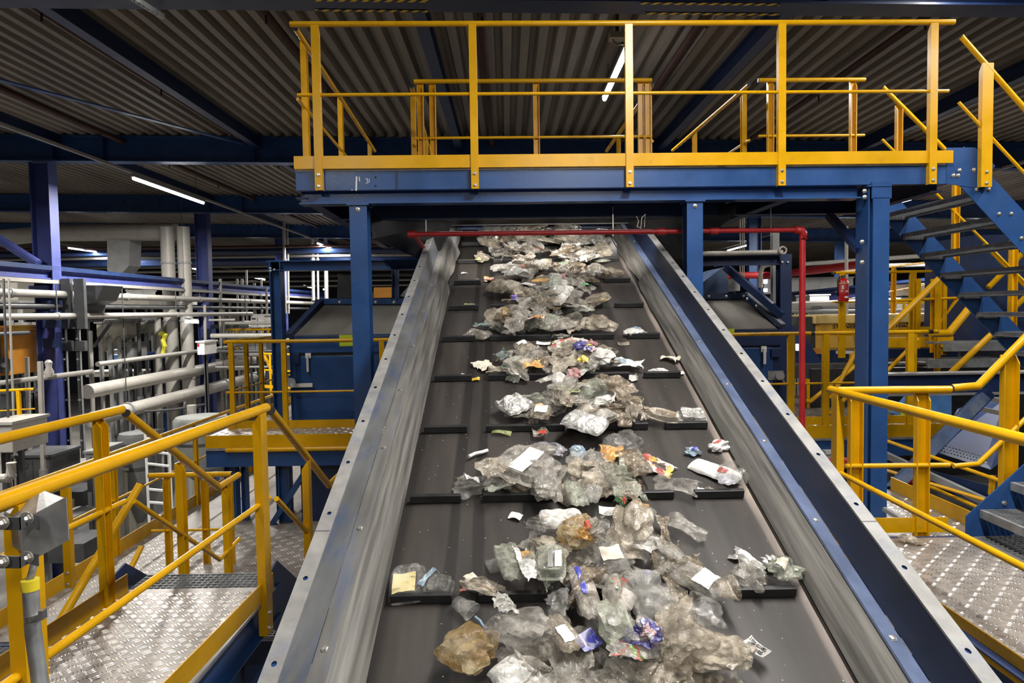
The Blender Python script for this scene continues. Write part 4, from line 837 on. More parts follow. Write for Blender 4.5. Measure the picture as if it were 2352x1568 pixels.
one('light_blue_wedge', 'small light blue wedge panel with yellow green mark right of the thick blue column', 'panel', MB().prism([at(2034, 905, 9.0), at(2044, 905, 9.0), at(2034, 920, 9.0)], (0,.1,0)), WHITE)
one('blue_wedge_sheet', 'slanting light blue sheet edge between the yellow posts at right', 'panel', MB().prism([at(2054, 950, 8.8), at(2086, 912, 8.8), at(2086, 956, 8.8), at(2056, 952, 8.8)], (0,.1,0)), LBLU)
one('lime_mark', 'lime green square on the blue sheet between the yellow posts at right', 'marking', bx(2068, 942, 2086, 955, 8.78, .01), LIME)
dm = thing('waste_conveyor', 'dark lower conveyor with grey side strips seen under the right walkway railings', 'conveyor', at(2200, 1150, 7.5))
for v0, v1, du, m_, nm in ((1042, 1110, 0, GREY, 'side_strip'), (1075, 1145, 0, DGREY, 'side_strip'), (1112, 1195, 0, GREY, 'side_strip')):
    obj(nm, MB().bar(at(2030, v0, 7.8), at(2030+230, v1+40, 6.4), .05, .07), m_, dm)
obj('belt', MB().prism([at(2030, 1060, 7.8), at(2330, 1130, 6.6), at(2330, 1240, 6.2), at(2030, 1130, 7.4)], (0,0,-.05)), BLACK, dm)
obj('side_panel', MB().prism([at(2120, 1075, 7.2), at(2290, 1120, 6.6), at(2290, 1165, 6.6), at(2120, 1115, 7.2)], (0,.03,0)), BLD, dm)
text('www.                .nl', 2162, 1107, 8, 6.95, PIPE, dm, lab='small pale worn web address', sx=1.0, tilt=.12)
for lab, a, b in (('upper thin yellow guard tube over the dark lower conveyor', (2030, 1010), (2300, 1105)), ('middle thin yellow guard tube over the dark lower conveyor', (2030, 1078), (2275, 1152)), ('lowest thin yellow guard tube over the dark lower conveyor', (2120, 1110), (2245, 1165))):
    one('guard_tube', lab, 'rail', MB().tube(at(*a, 6.9), at(*b, 5.9), .017, 10), YEL, 'thin guard tubes over the dark conveyor')
one('guard_post', 'short yellow post holding the thin guard tubes at right', 'post', MB().bar(at(2280, 1092, 6.0), at(2276, 1136, 6.0), .03, .04), YEL)
one('red_hose', 'red pipe stub wrapped in frayed film behind the rear railing post', 'pipe', MB().tube(at(2056, 1108, 7.0), at(2120, 1103, 7.0), .035, 12), RED)
one('red_hose', 'dark red pipe behind the corner post of the right walkway', 'pipe', MB().tube(at(1900, 1062, 7.2), at(1960, 1060, 7.2), .05, 12), RED)
lo = thing('walkway', 'lower small checker plate deck seen between the thick column and rear railing', 'walkway', at(2080, 1190, 5.6), 'checker plate walkways')
z = at(2080, 1190, 5.6).z; x = at(2034, 1190, 5.6).x; m = MB(); m.bb(x-.6, x+.56, 5.0, 6.5, z-.01, z); checker(m, (x-.1, x+.54, 5.05, 6.3, z), .09); obj('deck', m, [ALU, BARS], lo); obj('kick_plate', MB().bb(x+.55, x+.56, 5.0, 6.5, z, z+.12), YEL, lo)
one('trolley_bar', 'grey bar with a red plastic end lying over the lower checker deck', 'bar', MB().bar(at(2030, 1168, 5.5), at(2082, 1200, 5.3), .03, .03), GREY)
one('red_bar_end', 'red plastic end of the grey bar on the lower checker deck', 'cap', MB().bar(at(2082, 1193, 5.3), at(2088, 1203, 5.3), .04, .05), RED)

bed = thing('machine_bed', 'black machine bed under the thin guard tubes at right', 'machine', (6, 7, -3))
obj('bed_plate', MB().bb(4.3, 10, 4.7, 9.6, -2.6, -2.45), BLACK, bed); obj('rear_panel', MB().bb(4.3, 10, 9.6, 9.7, -2.6, -.9), BLACK, bed)
for x, y in ((4.5, 5), (9.5, 5), (4.5, 9.3), (9.5, 9.3)): obj('leg', MB().bb(x-.06, x+.06, y-.06, y+.06, -6, -2.6), DGREY, bed)
# ================================================================ hall behind: columns, runway beam, pipes, plant at left
rnd = random.Random(5)
def bbox(u0, v0, u1, v1, Y, d): a, b = at(u0, v0, Y), at(u1, v1, Y); return MB().bb(a.x, b.x, Y, Y+d, b.z, a.z)
def hall_column(X, Y, label, m=PUR, w=.30):
    X = -10.2 if X < -10 else X
    t = thing('hall_column', label, 'column', (X, Y, -6), 'purple blue hall columns')
    obj('shaft', MB().extr(prof_H(.42, w, .02, .014), (X, Y, -5.97), (X, Y, roof(X)-.6), (0,1,0)), m, t); obj('base_plate', MB().bb(X-.3, X+.3, Y-.25, Y+.25, -6, -5.97), m, t)
    return t
c1 = hall_column(-10.45, 15.3, 'purple blue hall column at far left with dark bands')
for v0, v1 in ((777, 798), (715, 752), (690, 700)): obj('dark_band', bbox(97, v0, 142, v1, 15.12, .02), BLD, c1)
c2 = hall_column(-10.45, 23.2, 'second purple blue hall column, right of the tall grey ducts')
for v0, v1 in ((755, 775),): obj('dark_band', bbox(462, v0, 496, v1, 23.0, .02), BLD, c2)
hall_column(-10.45, 31.1, 'third hall column, behind the blue steel gantry post', PUR, .26)
hall_column(8.4, 23.2, 'blue hall column far behind the red upright pipe', BLU, .26)
hall_column(15.2, 31.1, 'blue hall column far right behind the upper stair', BLU, .26)
X = -10.1
rb = thing('runway_beam', 'long purple blue crane runway beam with pale lower flange at left', 'beam', (X, 20, .7))
obj('beam', MB().extr(prof_I(.16, .2, .03, .02), (X, 8, .93), (X, 38, .93)), PUR, rb); obj('lower_flange', MB().bb(X-.12, X+.12, 8, 38, .74, .82), PIPE, rb); obj('top_rail', MB().bb(X-.11, X+.11, 8, 38, 1.03, 1.13), BLD, rb)
obj('bracket', MB().bb(-10.5, X, 15.1, 15.5, .5, .70), PUR, rb); obj('bracket', MB().bb(-10.5, X, 23.0, 23.4, .5, .70), PUR, rb)
one('knee_brace', 'purple blue tube brace rising at far left beside the first hall column', 'brace', MB().tube(at(-60, 512, 15.0), at(88, 606, 15.0), .1, 12), PUR)
def run(label, X, Z, r, y0=8, y1=38, m=PIPE, clips=0, group='grey pipes running along the left of the hall'):
    t = thing('grey_pipe', label, 'pipe', (X, (y0+y1)/2, Z-r), group)
    obj('pipe', MB().tube((X, y0, Z), (X, y1, Z), r, 14), m, t, 40)
    k = y0 + 1.5
    while clips and k < y1: obj('pipe_clamp', MB().tube((X, k-.04, Z), (X, k+.04, Z), r*1.22, 12), GREY, t, 40); obj('hanger', MB().tube((X, k, Z), (X, k, .7), .014, 5), DGREY, t); k += clips
run('pale grey pipe just below the purple runway beam at left', -9.9, .50, .085, clips=4.2)
run('black pipe between the two upper grey pipes at left', -10.0, .24, .065, m=DGREY)
run('second pale grey pipe below the runway beam at left, ending before the gantry', -9.7, .02, .07, 8, 26, clips=5.3)
run('thin dark pipe low under the second grey pipe at left', -10.2, -.32, .045, 8, 14.6, DGREY)
run('upper fat pale duct right of the first hall column', -10.0, -1.78, .17, 16.2, 34, PIPW)
run('lower fat pale duct right of the first hall column', -9.8, -2.42, .18, 16.0, 34, PIPW, 6)
run('thin grey pipe with clamps above the two fat ducts, behind the landing railing', -9.9, -1.15, .06, 16.5, 34, PIPE)
t = thing('grey_pipe', 'thin grey pipe with valve crossing the first hall column at left', 'pipe', at(110, 865, 13.8)); obj('pipe', MB().path([at(-60, 887, 13.6), at(110, 866, 13.8), at(215, 853, 14)], .055, 10), PIPE, t, 40); obj('valve', MB().lathe([(.07,0),(.09,.1),(.05,.2),(.07,.3),(.03,.35)], at(113, 866, 13.7), 10), PIPW, t, 40)
# tall ducts and overhead duct
for u, r, m_, lab in ((390, .2, PIPW, 'left one of two tall grey upright ducts'), (427, .19, PIPW, 'right one of two tall grey upright ducts')):
    X = at(u, 700, 21.5).x; d = thing('upright_duct', lab, 'duct', (X, 21.5, -4.2), 'tall grey upright ducts'); obj('duct', MB().tube((X, 21.5, -6), (X, 21.5, 2.75), r, 18), m_, d, 40)
    for z in (1.6, -.2, -2): obj('flange_ring', MB().tube((X, 21.5, z), (X, 21.5, z+.06), r*1.1, 18), GREY, d, 40)
ov = thing('overhead_duct', 'large grey cross duct near the roof at upper left', 'duct', at(250, 535, 22.5)); obj('duct', MB().tube(at(110, 535, 22.5), at(405, 533, 21.8), .27, 18), PIPW, ov, 40); obj('duct', MB().tube(at(-60, 552, 20.5), at(112, 536, 22.4), .25, 18), PIPW, ov, 40)
one('dust_cap', 'dark rusty fan unit sitting on the overhead duct at upper left', 'fan', MB().bb(at(240,0,22).x, at(305,0,22).x, 22, 22.6, at(0,545,22).z, at(0,533,22).z), BRN)
one('grey_chute', 'tapering grey chute hanging under the overhead duct right of the long tube light', 'chute', MB().prism([at(246, 548, 22), at(298, 548, 22), at(296, 610, 22), at(268, 640, 22), at(246, 620, 22)], (0, .7, 0)), GREY)
# thin cross pipes and trays under the roof, far back
k = 0
ords = ['topmost', 'second', 'third', 'fourth', 'fifth', 'sixth', 'seventh', 'eighth', 'ninth', 'tenth', 'eleventh', 'twelfth', 'thirteenth', 'fourteenth', 'fifteenth', 'sixteenth']
for v, Y, m_, r in ((566, 30, BRN, .06), (577, 31, BLD, .14), (589, 32, PIPE, .06), (600, 34, BLD, .2), (611, 36, PIPE, .06), (621, 36, PIPE, .07), (634, 38, DGREY, .1), (646, 40, PIPE, .06), (658, 42, PIPE, .06)):
    one('cross_pipe', ords[k] + ' cross pipe down from the roof, behind the left lamps and ducts', 'pipe', MB().tube(at(-120, v+9, Y), at(960, v-4, Y), r, 8), m_, 'cross pipes far back under the roof'); k += 1
# ladders of cables beside the first column
for u0, u1, lab in ((140, 163, 'left cable ladder right of the first hall column'), (170, 194, 'right cable ladder right of the first hall column')):
    t = thing('cable_ladder', lab, 'cable tray', at((u0+u1)/2, 1060, 15.4), 'cable ladders beside the first hall column'); Y = 15.4
    a, b = at(u0, 660, Y), at(u1, 1080, Y)
    for x in (a.x, b.x): obj('side_rail', MB().bb(x-.015, x+.015, Y, Y+.06, b.z, a.z), GALV, t)
    n = 5
    for i in range(n): x = a.x + (b.x-a.x)*(i+.5)/n; obj('cable', MB().tube((x, Y, b.z), (x, Y, a.z), .016, 6), GREY if i % 2 else BLACK, t)
    for i in range(9): z = b.z + (a.z-b.z)*(i+.5)/9; obj('rung', MB().bb(a.x, b.x, Y-.035, Y-.02, z-.02, z+.02), GALV, t)
    obj('dark_sleeve', bbox(u0-1, 783, u1+1, 806, Y-.05, .1), DGREY, t); obj('dark_sleeve', bbox(u0-2, 640, u1+2, 755, Y-.04, .1), DGREY, t)
one('dark_hopper', 'dark dusty funnel above the cable ladders under the runway beam', 'hopper', MB().prism([at(150, 655, 15.8), at(238, 655, 15.8), at(222, 690, 15.8), at(196, 700, 15.8), at(190, 740, 15.8), at(150, 740, 15.8), at(140, 690, 15.8)], (0, .8, 0)), DGREY)
# cream plant: hoppers, boxes, cabinets
PG = 'cream processing machines far left'
def hopper(label, u0, v0, u1, v1, uc, v2, Y, m_=CREAM, d=1.2):
    t = thing('hopper', label, 'hopper', at(uc, v2, Y+.3), PG)
    a, b = at(u0, v0, Y), at(u1, v1, Y); q = at(uc, v2, Y+d/2); w_ = abs(b.x-a.x)*.16
    obj('bin', MB().bb(a.x, b.x, Y, Y+d, b.z, a.z), m_, t)
    m = MB(); lo_ = [V((q.x+sx*w_, Y+d/2+sy*w_, q.z)) for sx, sy in ((-1,-1),(1,-1),(1,1),(-1,1))]; hi = [V((a.x, Y, b.z)), V((b.x, Y, b.z)), V((b.x, Y+d, b.z)), V((a.x, Y+d, b.z))]
    m.add(lo_+hi, [(0,1,5,4),(1,2,6,5),(2,3,7,6),(3,0,4,7),(3,2,1,0)]); obj('funnel', m, m_, t)
    obj('rim', MB().bb(a.x-.05, b.x+.05, Y-.05, Y+d+.05, a.z-.1, a.z), GREY, t); [obj('leg', MB().bb(x-.04, x+.04, Y+.05, Y+.13, -6, b.z), GREY, t) for x in (a.x+.04, b.x-.04)]; obj('outlet', MB().tube((q.x, Y+d/2, q.z-.5), (q.x, Y+d/2, q.z+.02), w_*.8, 12), GREY, t, 40)
    return t
hopper('cream hopper with slanted brace behind the lower grey pipe at left', 221, 735, 250, 770, 238, 806, 20)
hopper('cream hopper right of the braced one, wide and angular', 246, 732, 272, 770, 258, 802, 20.5)
hopper('small white hopper left of the yellow hose at left', 285, 730, 314, 752, 300, 776, 22)
hopper('white hopper just left of the tall ducts', 328, 735, 350, 762, 340, 782, 22.5)
hopper('pale hopper far left behind the first hall column', 40, 740, 74, 775, 57, 800, 19)
hopper('pale low hopper left of the cable ladders', 8, 690, 44, 705, 26, 730, 18)
one('slanted_strut', 'dark slanted brace across the braced cream hopper', 'strut', MB().bar(at(216, 796, 19.7), at(254, 742, 19.7), .07, .07), DGREY)
for u0, v0, u1, v1, Y, m_, lab in ((-40, 648, 42, 690, 21, CREAM, 'cream box at the left edge under the runway beam'), (180, 688, 344, 706, 24, CREAM, 'long cream trough between the grey pipes at left'), (290, 668, 330, 684, 26, WHITE, 'white box behind the cream trough at left'), (-20, 760, 22, 862, 14.5, ORG, 'orange cabinet at the left edge with dark round fan'),
     (0, 752, 30, 760, 14.6, YELM, 'pale yellow beam over the orange cabinet'), (42, 812, 62, 850, 17, BRN, 'dark red brown box left of the first hall column'), (62, 790, 90, 812, 18, WHITE, 'white box left of the first hall column behind pipes'), (44, 792, 60, 806, 18.5, WHITE, 'small white box left of the white box at far left'),
     (196, 856, 330, 864, 25, PIPW, 'flat pale cover plate above the fat ducts'), (244, 806, 276, 840, 23, GREY, 'dull grey motor block below the cream hopper'), (276, 790, 304, 826, 21, GREY, 'grey rounded drum below the white hopper'), (250, 818, 280, 836, 22, LBLU, 'light blue drum lid low below the hoppers'),
     (330, 812, 344, 828, 22, BLU, 'small blue motor below the white hopper by the ducts'), (352, 768, 385, 818, 24, GREEN, 'dark green door panel behind the tall ducts'), (452, 786, 470, 815, 21, WHITE, 'white control cabinet with red stripe left of the second hall column'), (405, 690, 432, 700, 27, WHITE, 'white lit box between the tall ducts'),
     (520, 740, 560, 800, 28, WHITE, 'white cabinet behind the left landing railing'), (575, 724, 608, 752, 26, WHITE, 'white square tank behind the left landing railing'), (500, 726, 524, 750, 27, GREY, 'grey tank right of the second hall column'), (560, 770, 612, 806, 24, GREY, 'grey block behind the left landing railing posts'), (628, 800, 660, 850, 22, GREY, 'grey block left of the blue machine door'),
     (0, 905, 60, 1000, 17, DGREY, 'dark machine bay behind the small yellow railing at far left'), (-40, 975, 30, 1040, 11.5, PIPW, 'pale slanting cover at the left edge'), (30, 1050, 120, 1120, 13, DGREY, 'dark pile of machinery low at far left'), (196, 1040, 232, 1290, 13.6, GREY, 'tall grey cabinet low left of the far post'), (236, 1080, 300, 1250, 14.6, CREAM, 'dull cream panel low behind the far railing posts'),
     (300, 1030, 330, 1200, 15.0, GREY, 'narrow grey upright panel behind the far railing'), (330, 870, 440, 905, 25, DGREY, 'dark shadowed trough under the fat ducts'), (390, 905, 450, 940, 25, DGREY, 'dark machine under the lower fat duct'), (336, 866, 366, 884, 24, ORG, 'small orange box between the fat ducts'), (366, 862, 392, 880, 24, LBLU, 'small grey blue box between the fat ducts'),
     (280, 1000, 340, 1022, 20, GREY, 'pale grey table top behind the crossing handrails'), (355, 950, 395, 1010, 23, BLU, 'small blue motor frame under the lower duct')):
    t = thing('plant_box', lab, 'machine', at((u0+u1)/2, v1, Y), PG); obj('housing', bbox(u0, v0, u1, v1, Y, .9), m_, t, bev=.02)
    a, b = at(u0, v0, Y), at(u1, v1, Y); obj('top_lip', MB().bb(a.x-.03, b.x+.03, Y-.03, Y+.93, a.z-.01, a.z+.04), m_, t)
    for x in (a.x+.1, b.x-.1):
        if b.z > -5.9: obj('leg', MB().bb(x-.035, x+.035, Y+.3, Y+.37, -6, b.z), DGREY, t)
    if abs(u1-u0) > 25 and abs(v1-v0) > 25:
        obj('door_seam', MB().bb((a.x+b.x)/2-.01, (a.x+b.x)/2+.01, Y-.012, Y, b.z+.05, a.z-.08), DGREY, t)
        obj('vent_grid', MB().bb(a.x+(b.x-a.x)*.1, a.x+(b.x-a.x)*.38, Y-.015, Y, a.z-(a.z-b.z)*.35, a.z-(a.z-b.z)*.2), DGREY, t)
t = thing('cooling_fan', 'dark round fan on the orange cabinet at the left edge', 'fan', at(8, 855, 14.4)); obj('fan_ring', MB().tube(at(8, 838, 14.4), at(8, 838, 14.48), .16, 18), BLACK, t, 40); obj('hub', MB().tube(at(8, 838, 14.37), at(8, 838, 14.4), .05, 12), GREY, t, 40)
obj('red_stripe', bbox(453, 789, 457, 797, 20.98, .02), RED, thing('status_panel', 'small white and red status light strip on the white control cabinet', 'lamp', at(455, 800, 20.9)))
obj('light_strip', bbox(453, 797, 457, 801, 20.98, .02), SIGN, bpy.data.objects['status_panel'])
one('yellow_hose', 'bright yellow hose hanging left of the tall ducts', 'hose', MB().path([at(366, 770, 21), at(372, 766, 21), at(379, 770, 21), at(374, 782, 21), at(378, 795, 21), at(374, 812, 21)], .07, 8), mat('hose_yellow', (.6,.55,.03), .5))
# tanks, silo, ladder, drums low left
def tank(label, u, v0, v1, wpx, Y, m_=GREY, cone=True, cat='tank'):
    c = at(u, v1, Y); h = at(u, v0, Y).z - c.z; r = wpx/F*Y/2; t = thing('storage_tank', label, cat, c, PG)
    obj('shell', MB().lathe(([(r*.25, 0), (r, h*.25)] if cone else [(r, 0)]) + [(r, h*.95), (r*.9, h)], c + V((0, r, 0)), 24), m_, t, 40); obj('band', MB().lathe([(r*1.02, h*.6), (r*1.02, h*.64)], c + V((0, r, 0)), 24), DGREY, t, 40)
    for sx in (-.8, .8): obj('leg', MB().bb(c.x+sx*r-.04, c.x+sx*r+.04, Y+r-.04, Y+r+.04, -6, c.z+h*.3), GREY, t)
    return t
tank('large grey round tank behind the crossing stair handrails', 440, 965, 1120, 125, 15.0, mat('dull_grey_green', (.17,.18,.165), .5, 0, .15, 3))
tank('grey conical silo behind the far post of the near walkway', 300, 1000, 1210, 80, 14.6, mat('dull_grey_shell', (.15,.155,.15), .5, 0, .15, 3))
tank('small grey drum under the left edge of the far railing', 60, 1180, 1300, 70, 12.5, DGREY, False)
tank('pale round tank behind the orange cabinet', 30, 770, 810, 34, 17, CREAM)
tank('pale tank behind the second hall column', 540, 815, 850, 30, 26, WHITE, False)
lad = thing('step_ladder', 'white ladder leaning beside the big grey round tank', 'ladder', at(350, 1255, 11.2))
p0, p1, q0, q1 = at(333, 992, 12), at(345, 1248, 11.4), at(388, 1000, 12), at(398, 1250, 11.4)
kl = (p0.z+6)/(p0.z-p1.z); p1 = p0+(p1-p0)*kl; q1 = q0+(q1-q0)*kl
obj('side_rail', MB().bar(p0, p1, .04, .06), WHITE, lad); obj('side_rail', MB().bar(q0, q1, .04, .06), WHITE, lad)
for i in range(19): f = (i+.5)/19; obj('rung', MB().bar(p0+(p1-p0)*f, q0+(q1-q0)*f, .05, .03), WHITE, lad)
railing('small yellow railing at far left below the orange cabinet', at(-80, 902, 12.2), at(78, 893, 12.4), [.3, .85], (0, -1), 'small yellow railings far left', h=1.05, mids=(.36,), toe=.2, r=.026, bolts=False)
railing('small yellow railing far back behind the second hall column', at(520, 757, 26), at(640, 756, 26), [.4, 1.6], (0, -1), 'small yellow railings far left', h=1.05, mids=(.5,), toe=.1, r=.04, rm=.03, bolts=False)
railing('small yellow railing low behind the fat ducts', at(600, 812, 21), at(700, 815, 20), [.4, 1.1], (0, -1), 'small yellow railings far left', h=1.05, mids=(.5,), toe=.1, r=.035, rm=.03, bolts=False)
one('yellow_ramp', 'thin yellow slanted rail behind the left landing railing', 'rail', MB().bar(at(598, 800, 22), at(645, 890, 20), .07, .07), YEL)
one('bent_pipe', 'pale pipe bending down low at the left edge', 'pipe', MB().path([at(-40, 1099, 10.5), at(18, 1098, 10.5), at(26, 1090, 10.5), at(26, 1062, 10.5)], .07, 10), PIPW)
one('slack_cable', 'dark cable sagging below the fat ducts to the second hall column', 'cable', MB().path([at(330, 945, 17), at(400, 940, 18), at(470, 928, 20)], .03, 6), DGREY)
# many thin upright pipes and small fittings
ups = [(8,640,900,12,.02,DGREY),(20,640,880,13,.02,PIPE),(62,820,1000,14,.04,PIPE),(92,830,1010,13,.05,PIPE),(208,760,870,19,.05,PIPE),(232,690,850,20,.03,PIPE),(318,735,860,21,.06,DGREY),(362,730,880,21.2,.09,PIPE),(406,730,830,22,.04,GREY),(470,700,950,22,.05,PIPE),(506,640,940,24,.06,PIPE),(514,700,850,25,.05,PIPW),(528,690,760,27,.06,PIPE),(545,640,800,28,.05,PIPE),(556,640,780,28,.06,PIPW),(566,620,800,29,.05,PIPE),(584,650,760,29,.07,GREY),(600,640,770,29,.05,PIPE),(612,660,760,28,.05,PIPE),(655,610,720,30,.07,PIPE),(663,610,720,31,.05,PIPE),(720,610,690,33,.08,GREY),(731,615,690,33,.05,PIPE),(750,630,690,34,.10,GREY),(440,930,990,18,.12,PIPE)]
for i, (u, v0, v1, Y, r, m_) in enumerate(ups):
    a, b = at(u, v0, Y), at(u, v1, Y)
    if v1 > 745: b = V((b.x, b.y, -6))
    else: a = V((a.x, a.y, roof(a.x)-.02))
    t = thing('upright_pipe', 'thin upright pipe, number %s counted from the left edge of the picture' % ['one','two','three','four','five','six','seven','eight','nine','ten','eleven','twelve','thirteen','fourteen','fifteen','sixteen','seventeen','eighteen','nineteen','twenty','twenty one','twenty two','twenty three','twenty four','twenty five'][sorted(x[0] for x in ups).index(u)], 'pipe', b, 'thin upright pipes in the left hall')
    obj('pipe', MB().tube(b, a, r, 8), m_, t, 40); obj('coupling', MB().tube(a+(b-a)*.4, a+(b-a)*.44, r*1.5, 8), GREY, t, 40)
for i in range(16):
    v = 735 + i*7.2; Y = 22 + (i % 5)*1.6; u0 = 480 + (i*37) % 60; u1 = u0 + 60 + (i*53) % 90
    one('pipe_run', ords[i] + ' small level pipe run between the second hall column and the blue gantry', 'pipe', MB().tube(at(u0, v, Y), at(min(u1, 640), v-1, Y), .035 + .02*(i % 3), 8), (PIPE, PIPW, DGREY, GREY)[i % 4], 'small pipe runs behind the landing')
for i in range(9):
    v = 1010 + i*30; u0 = 10 + (i*61) % 130
    one('floor_crate', ords[i] + ' dull machine crate from the top, low in the far left corner', 'crate', bbox(u0, v, u0+50+(i*17) % 50, v+26+(i*7) % 20, 15.5-.45*i, .8), (DGREY, CREAM, GREY, PIPE)[i % 4], 'dull machine crates low at far left')

# ================================================================ right background
t = thing('runway_beam', 'purple blue beam rising to the right behind the red upright pipe and extinguisher', 'beam', at(1950, 670, 24)); obj('beam', MB().extr(prof_I(.2, .42, .03, .3), at(1740, 696, 30), at(2330, 640, 17)), PUR, t); obj('top_flange', MB().bar(at(1740, 684, 30)+V((0,0,.05)), at(2330, 624, 17)+V((0,0,.02)), .5, .08), BLD, t)
for lab, a, b, r, m_ in (('fat white pipe behind the yellow separator, below the purple beam', (1740, 706, 19), (2330, 684, 17.5), .13, PIPW), ('thin grey pipe below the fat white pipe behind the separator', (1750, 716, 17), (2230, 712, 17), .05, GREY), ('thick short pale pipe right of the separator behind the stair', (2180, 738, 15), (2300, 742, 14.5), .22, PIPW),
      ('far red pipe passing behind the right machine gantry', (1560, 633, 22), (1766, 632, 22), .11, RED), ('far red pipe rising right behind the extinguisher', (1755, 634, 22), (1990, 606, 17), .11, RED), ('pink lit pipe seen between the upper stair treads', (2205, 591, 16), (2245, 592, 16), .1, PIPW), ('grey pipe above the far red pipe at right', (1850, 606, 26), (2200, 582, 24), .08, PIPE), ('grey pipe under the roof right of the thick column', (2040, 610, 22), (2200, 606, 20), .07, GREY), ('grey upright rod above the extinguisher', (1944, 520, 12.5), (1944, 726, 12.5), .03, PIPW)):
    one('cross_pipe', lab, 'pipe', MB().tube(at(*a), at(*b), r, 10), m_, 'pipes behind the right machines')
t = one('arch_pipe', 'white arched pipe between the right gantry posts', 'pipe', MB().path([at(1747, 660, 18), at(1747, 625, 18), at(1752, 612, 18), at(1765, 607, 18), at(1785, 607, 18)], .06, 10), PIPW)
for lab, v0, v1, m_ in (('upper bright slit window behind the right gantry', 636, 651, SIGN), ('lower bright slit window behind the right gantry', 662, 670, SIGN)): one('lit_window', lab, 'window', bbox(1755, v0, 1763, v1, 27.9, .09), m_)
for i, (u0, v0, u1, v1, Y, m_, lab) in enumerate(((1755, 640, 1960, 672, 28, GREY, 'grey wall panel behind the red upright pipe'), (1860, 678, 1905, 696, 22, WHITE, 'white box left of the extinguisher behind the red pipe'), (1828, 680, 1850, 694, 22, DGREY, 'dark box left of the white box by the red pipe'), (1762, 722, 1815, 738, 18, WHITE, 'white machine block left of the separator hood'), (1890, 705, 1922, 722, 18, GREY, 'grey fitting above the separator left end'), (2082, 655, 2130, 678, 18, CREAM, 'pale hopper box behind the tall yellow posts'), (2130, 652, 2205, 680, 19, PIPW, 'white hopper box right of the tall yellow posts'), (2060, 690, 2100, 722, 18, WHITE, 'white lit machine front right of the thick column'), (2110, 692, 2150, 722, 18.5, WHITE, 'second white machine front right of the thick column'), (2180, 720, 2235, 752, 15, GREY, 'grey motor block right of the separator'),
        (1640, 640, 1700, 668, 24, GREY, 'grey machine between hopper and slanting brace at right'), (2040, 845, 2110, 880, 10.8, CREAM, 'tan box on the machine bay behind the railing posts'), (2160, 850, 2215, 870, 10.5, WHITE, 'pale lit box on the dark lower stair'), (1900, 1040, 1925, 1060, 8.0, WHITE, 'white scrap box low behind the corner post'))):
    t = thing('plant_box', lab, 'machine', at((u0+u1)/2, v1, Y), 'machines far right'); obj('housing', bbox(u0, v0, u1, v1, Y, .8), m_, t, bev=.02); a, b = at(u0, v0, Y), at(u1, v1, Y); [obj('leg', MB().bb(x-.035, x+.035, Y+.3, Y+.37, -6, b.z), DGREY, t) for x in (a.x+.1, b.x-.1)]; obj('top_lip', MB().bb(a.x-.03, b.x+.03, Y-.03, Y+.83, a.z-.01, a.z+.03), m_, t)
railing('far yellow railing behind the separator, right of the tall yellow posts', at(2040, 695, 17), at(2240, 692, 17), [.4, 1.3, 2.0], (0, -1), 'small yellow railings far right', h=1.0, mids=(.35,), toe=0, r=.035, rm=.025, bolts=False)
for i, u in enumerate((1700, 1705, 1709)): one('thin_rod', ['left', 'middle', 'right'][i] + ' one of three thin pale rods between hopper and gantry at right', 'rod', MB().tube(V((at(u,612,16).x, 16, roof(3))), at(u, 648, 16), .012, 6), PIPW, 'thin pale rods')
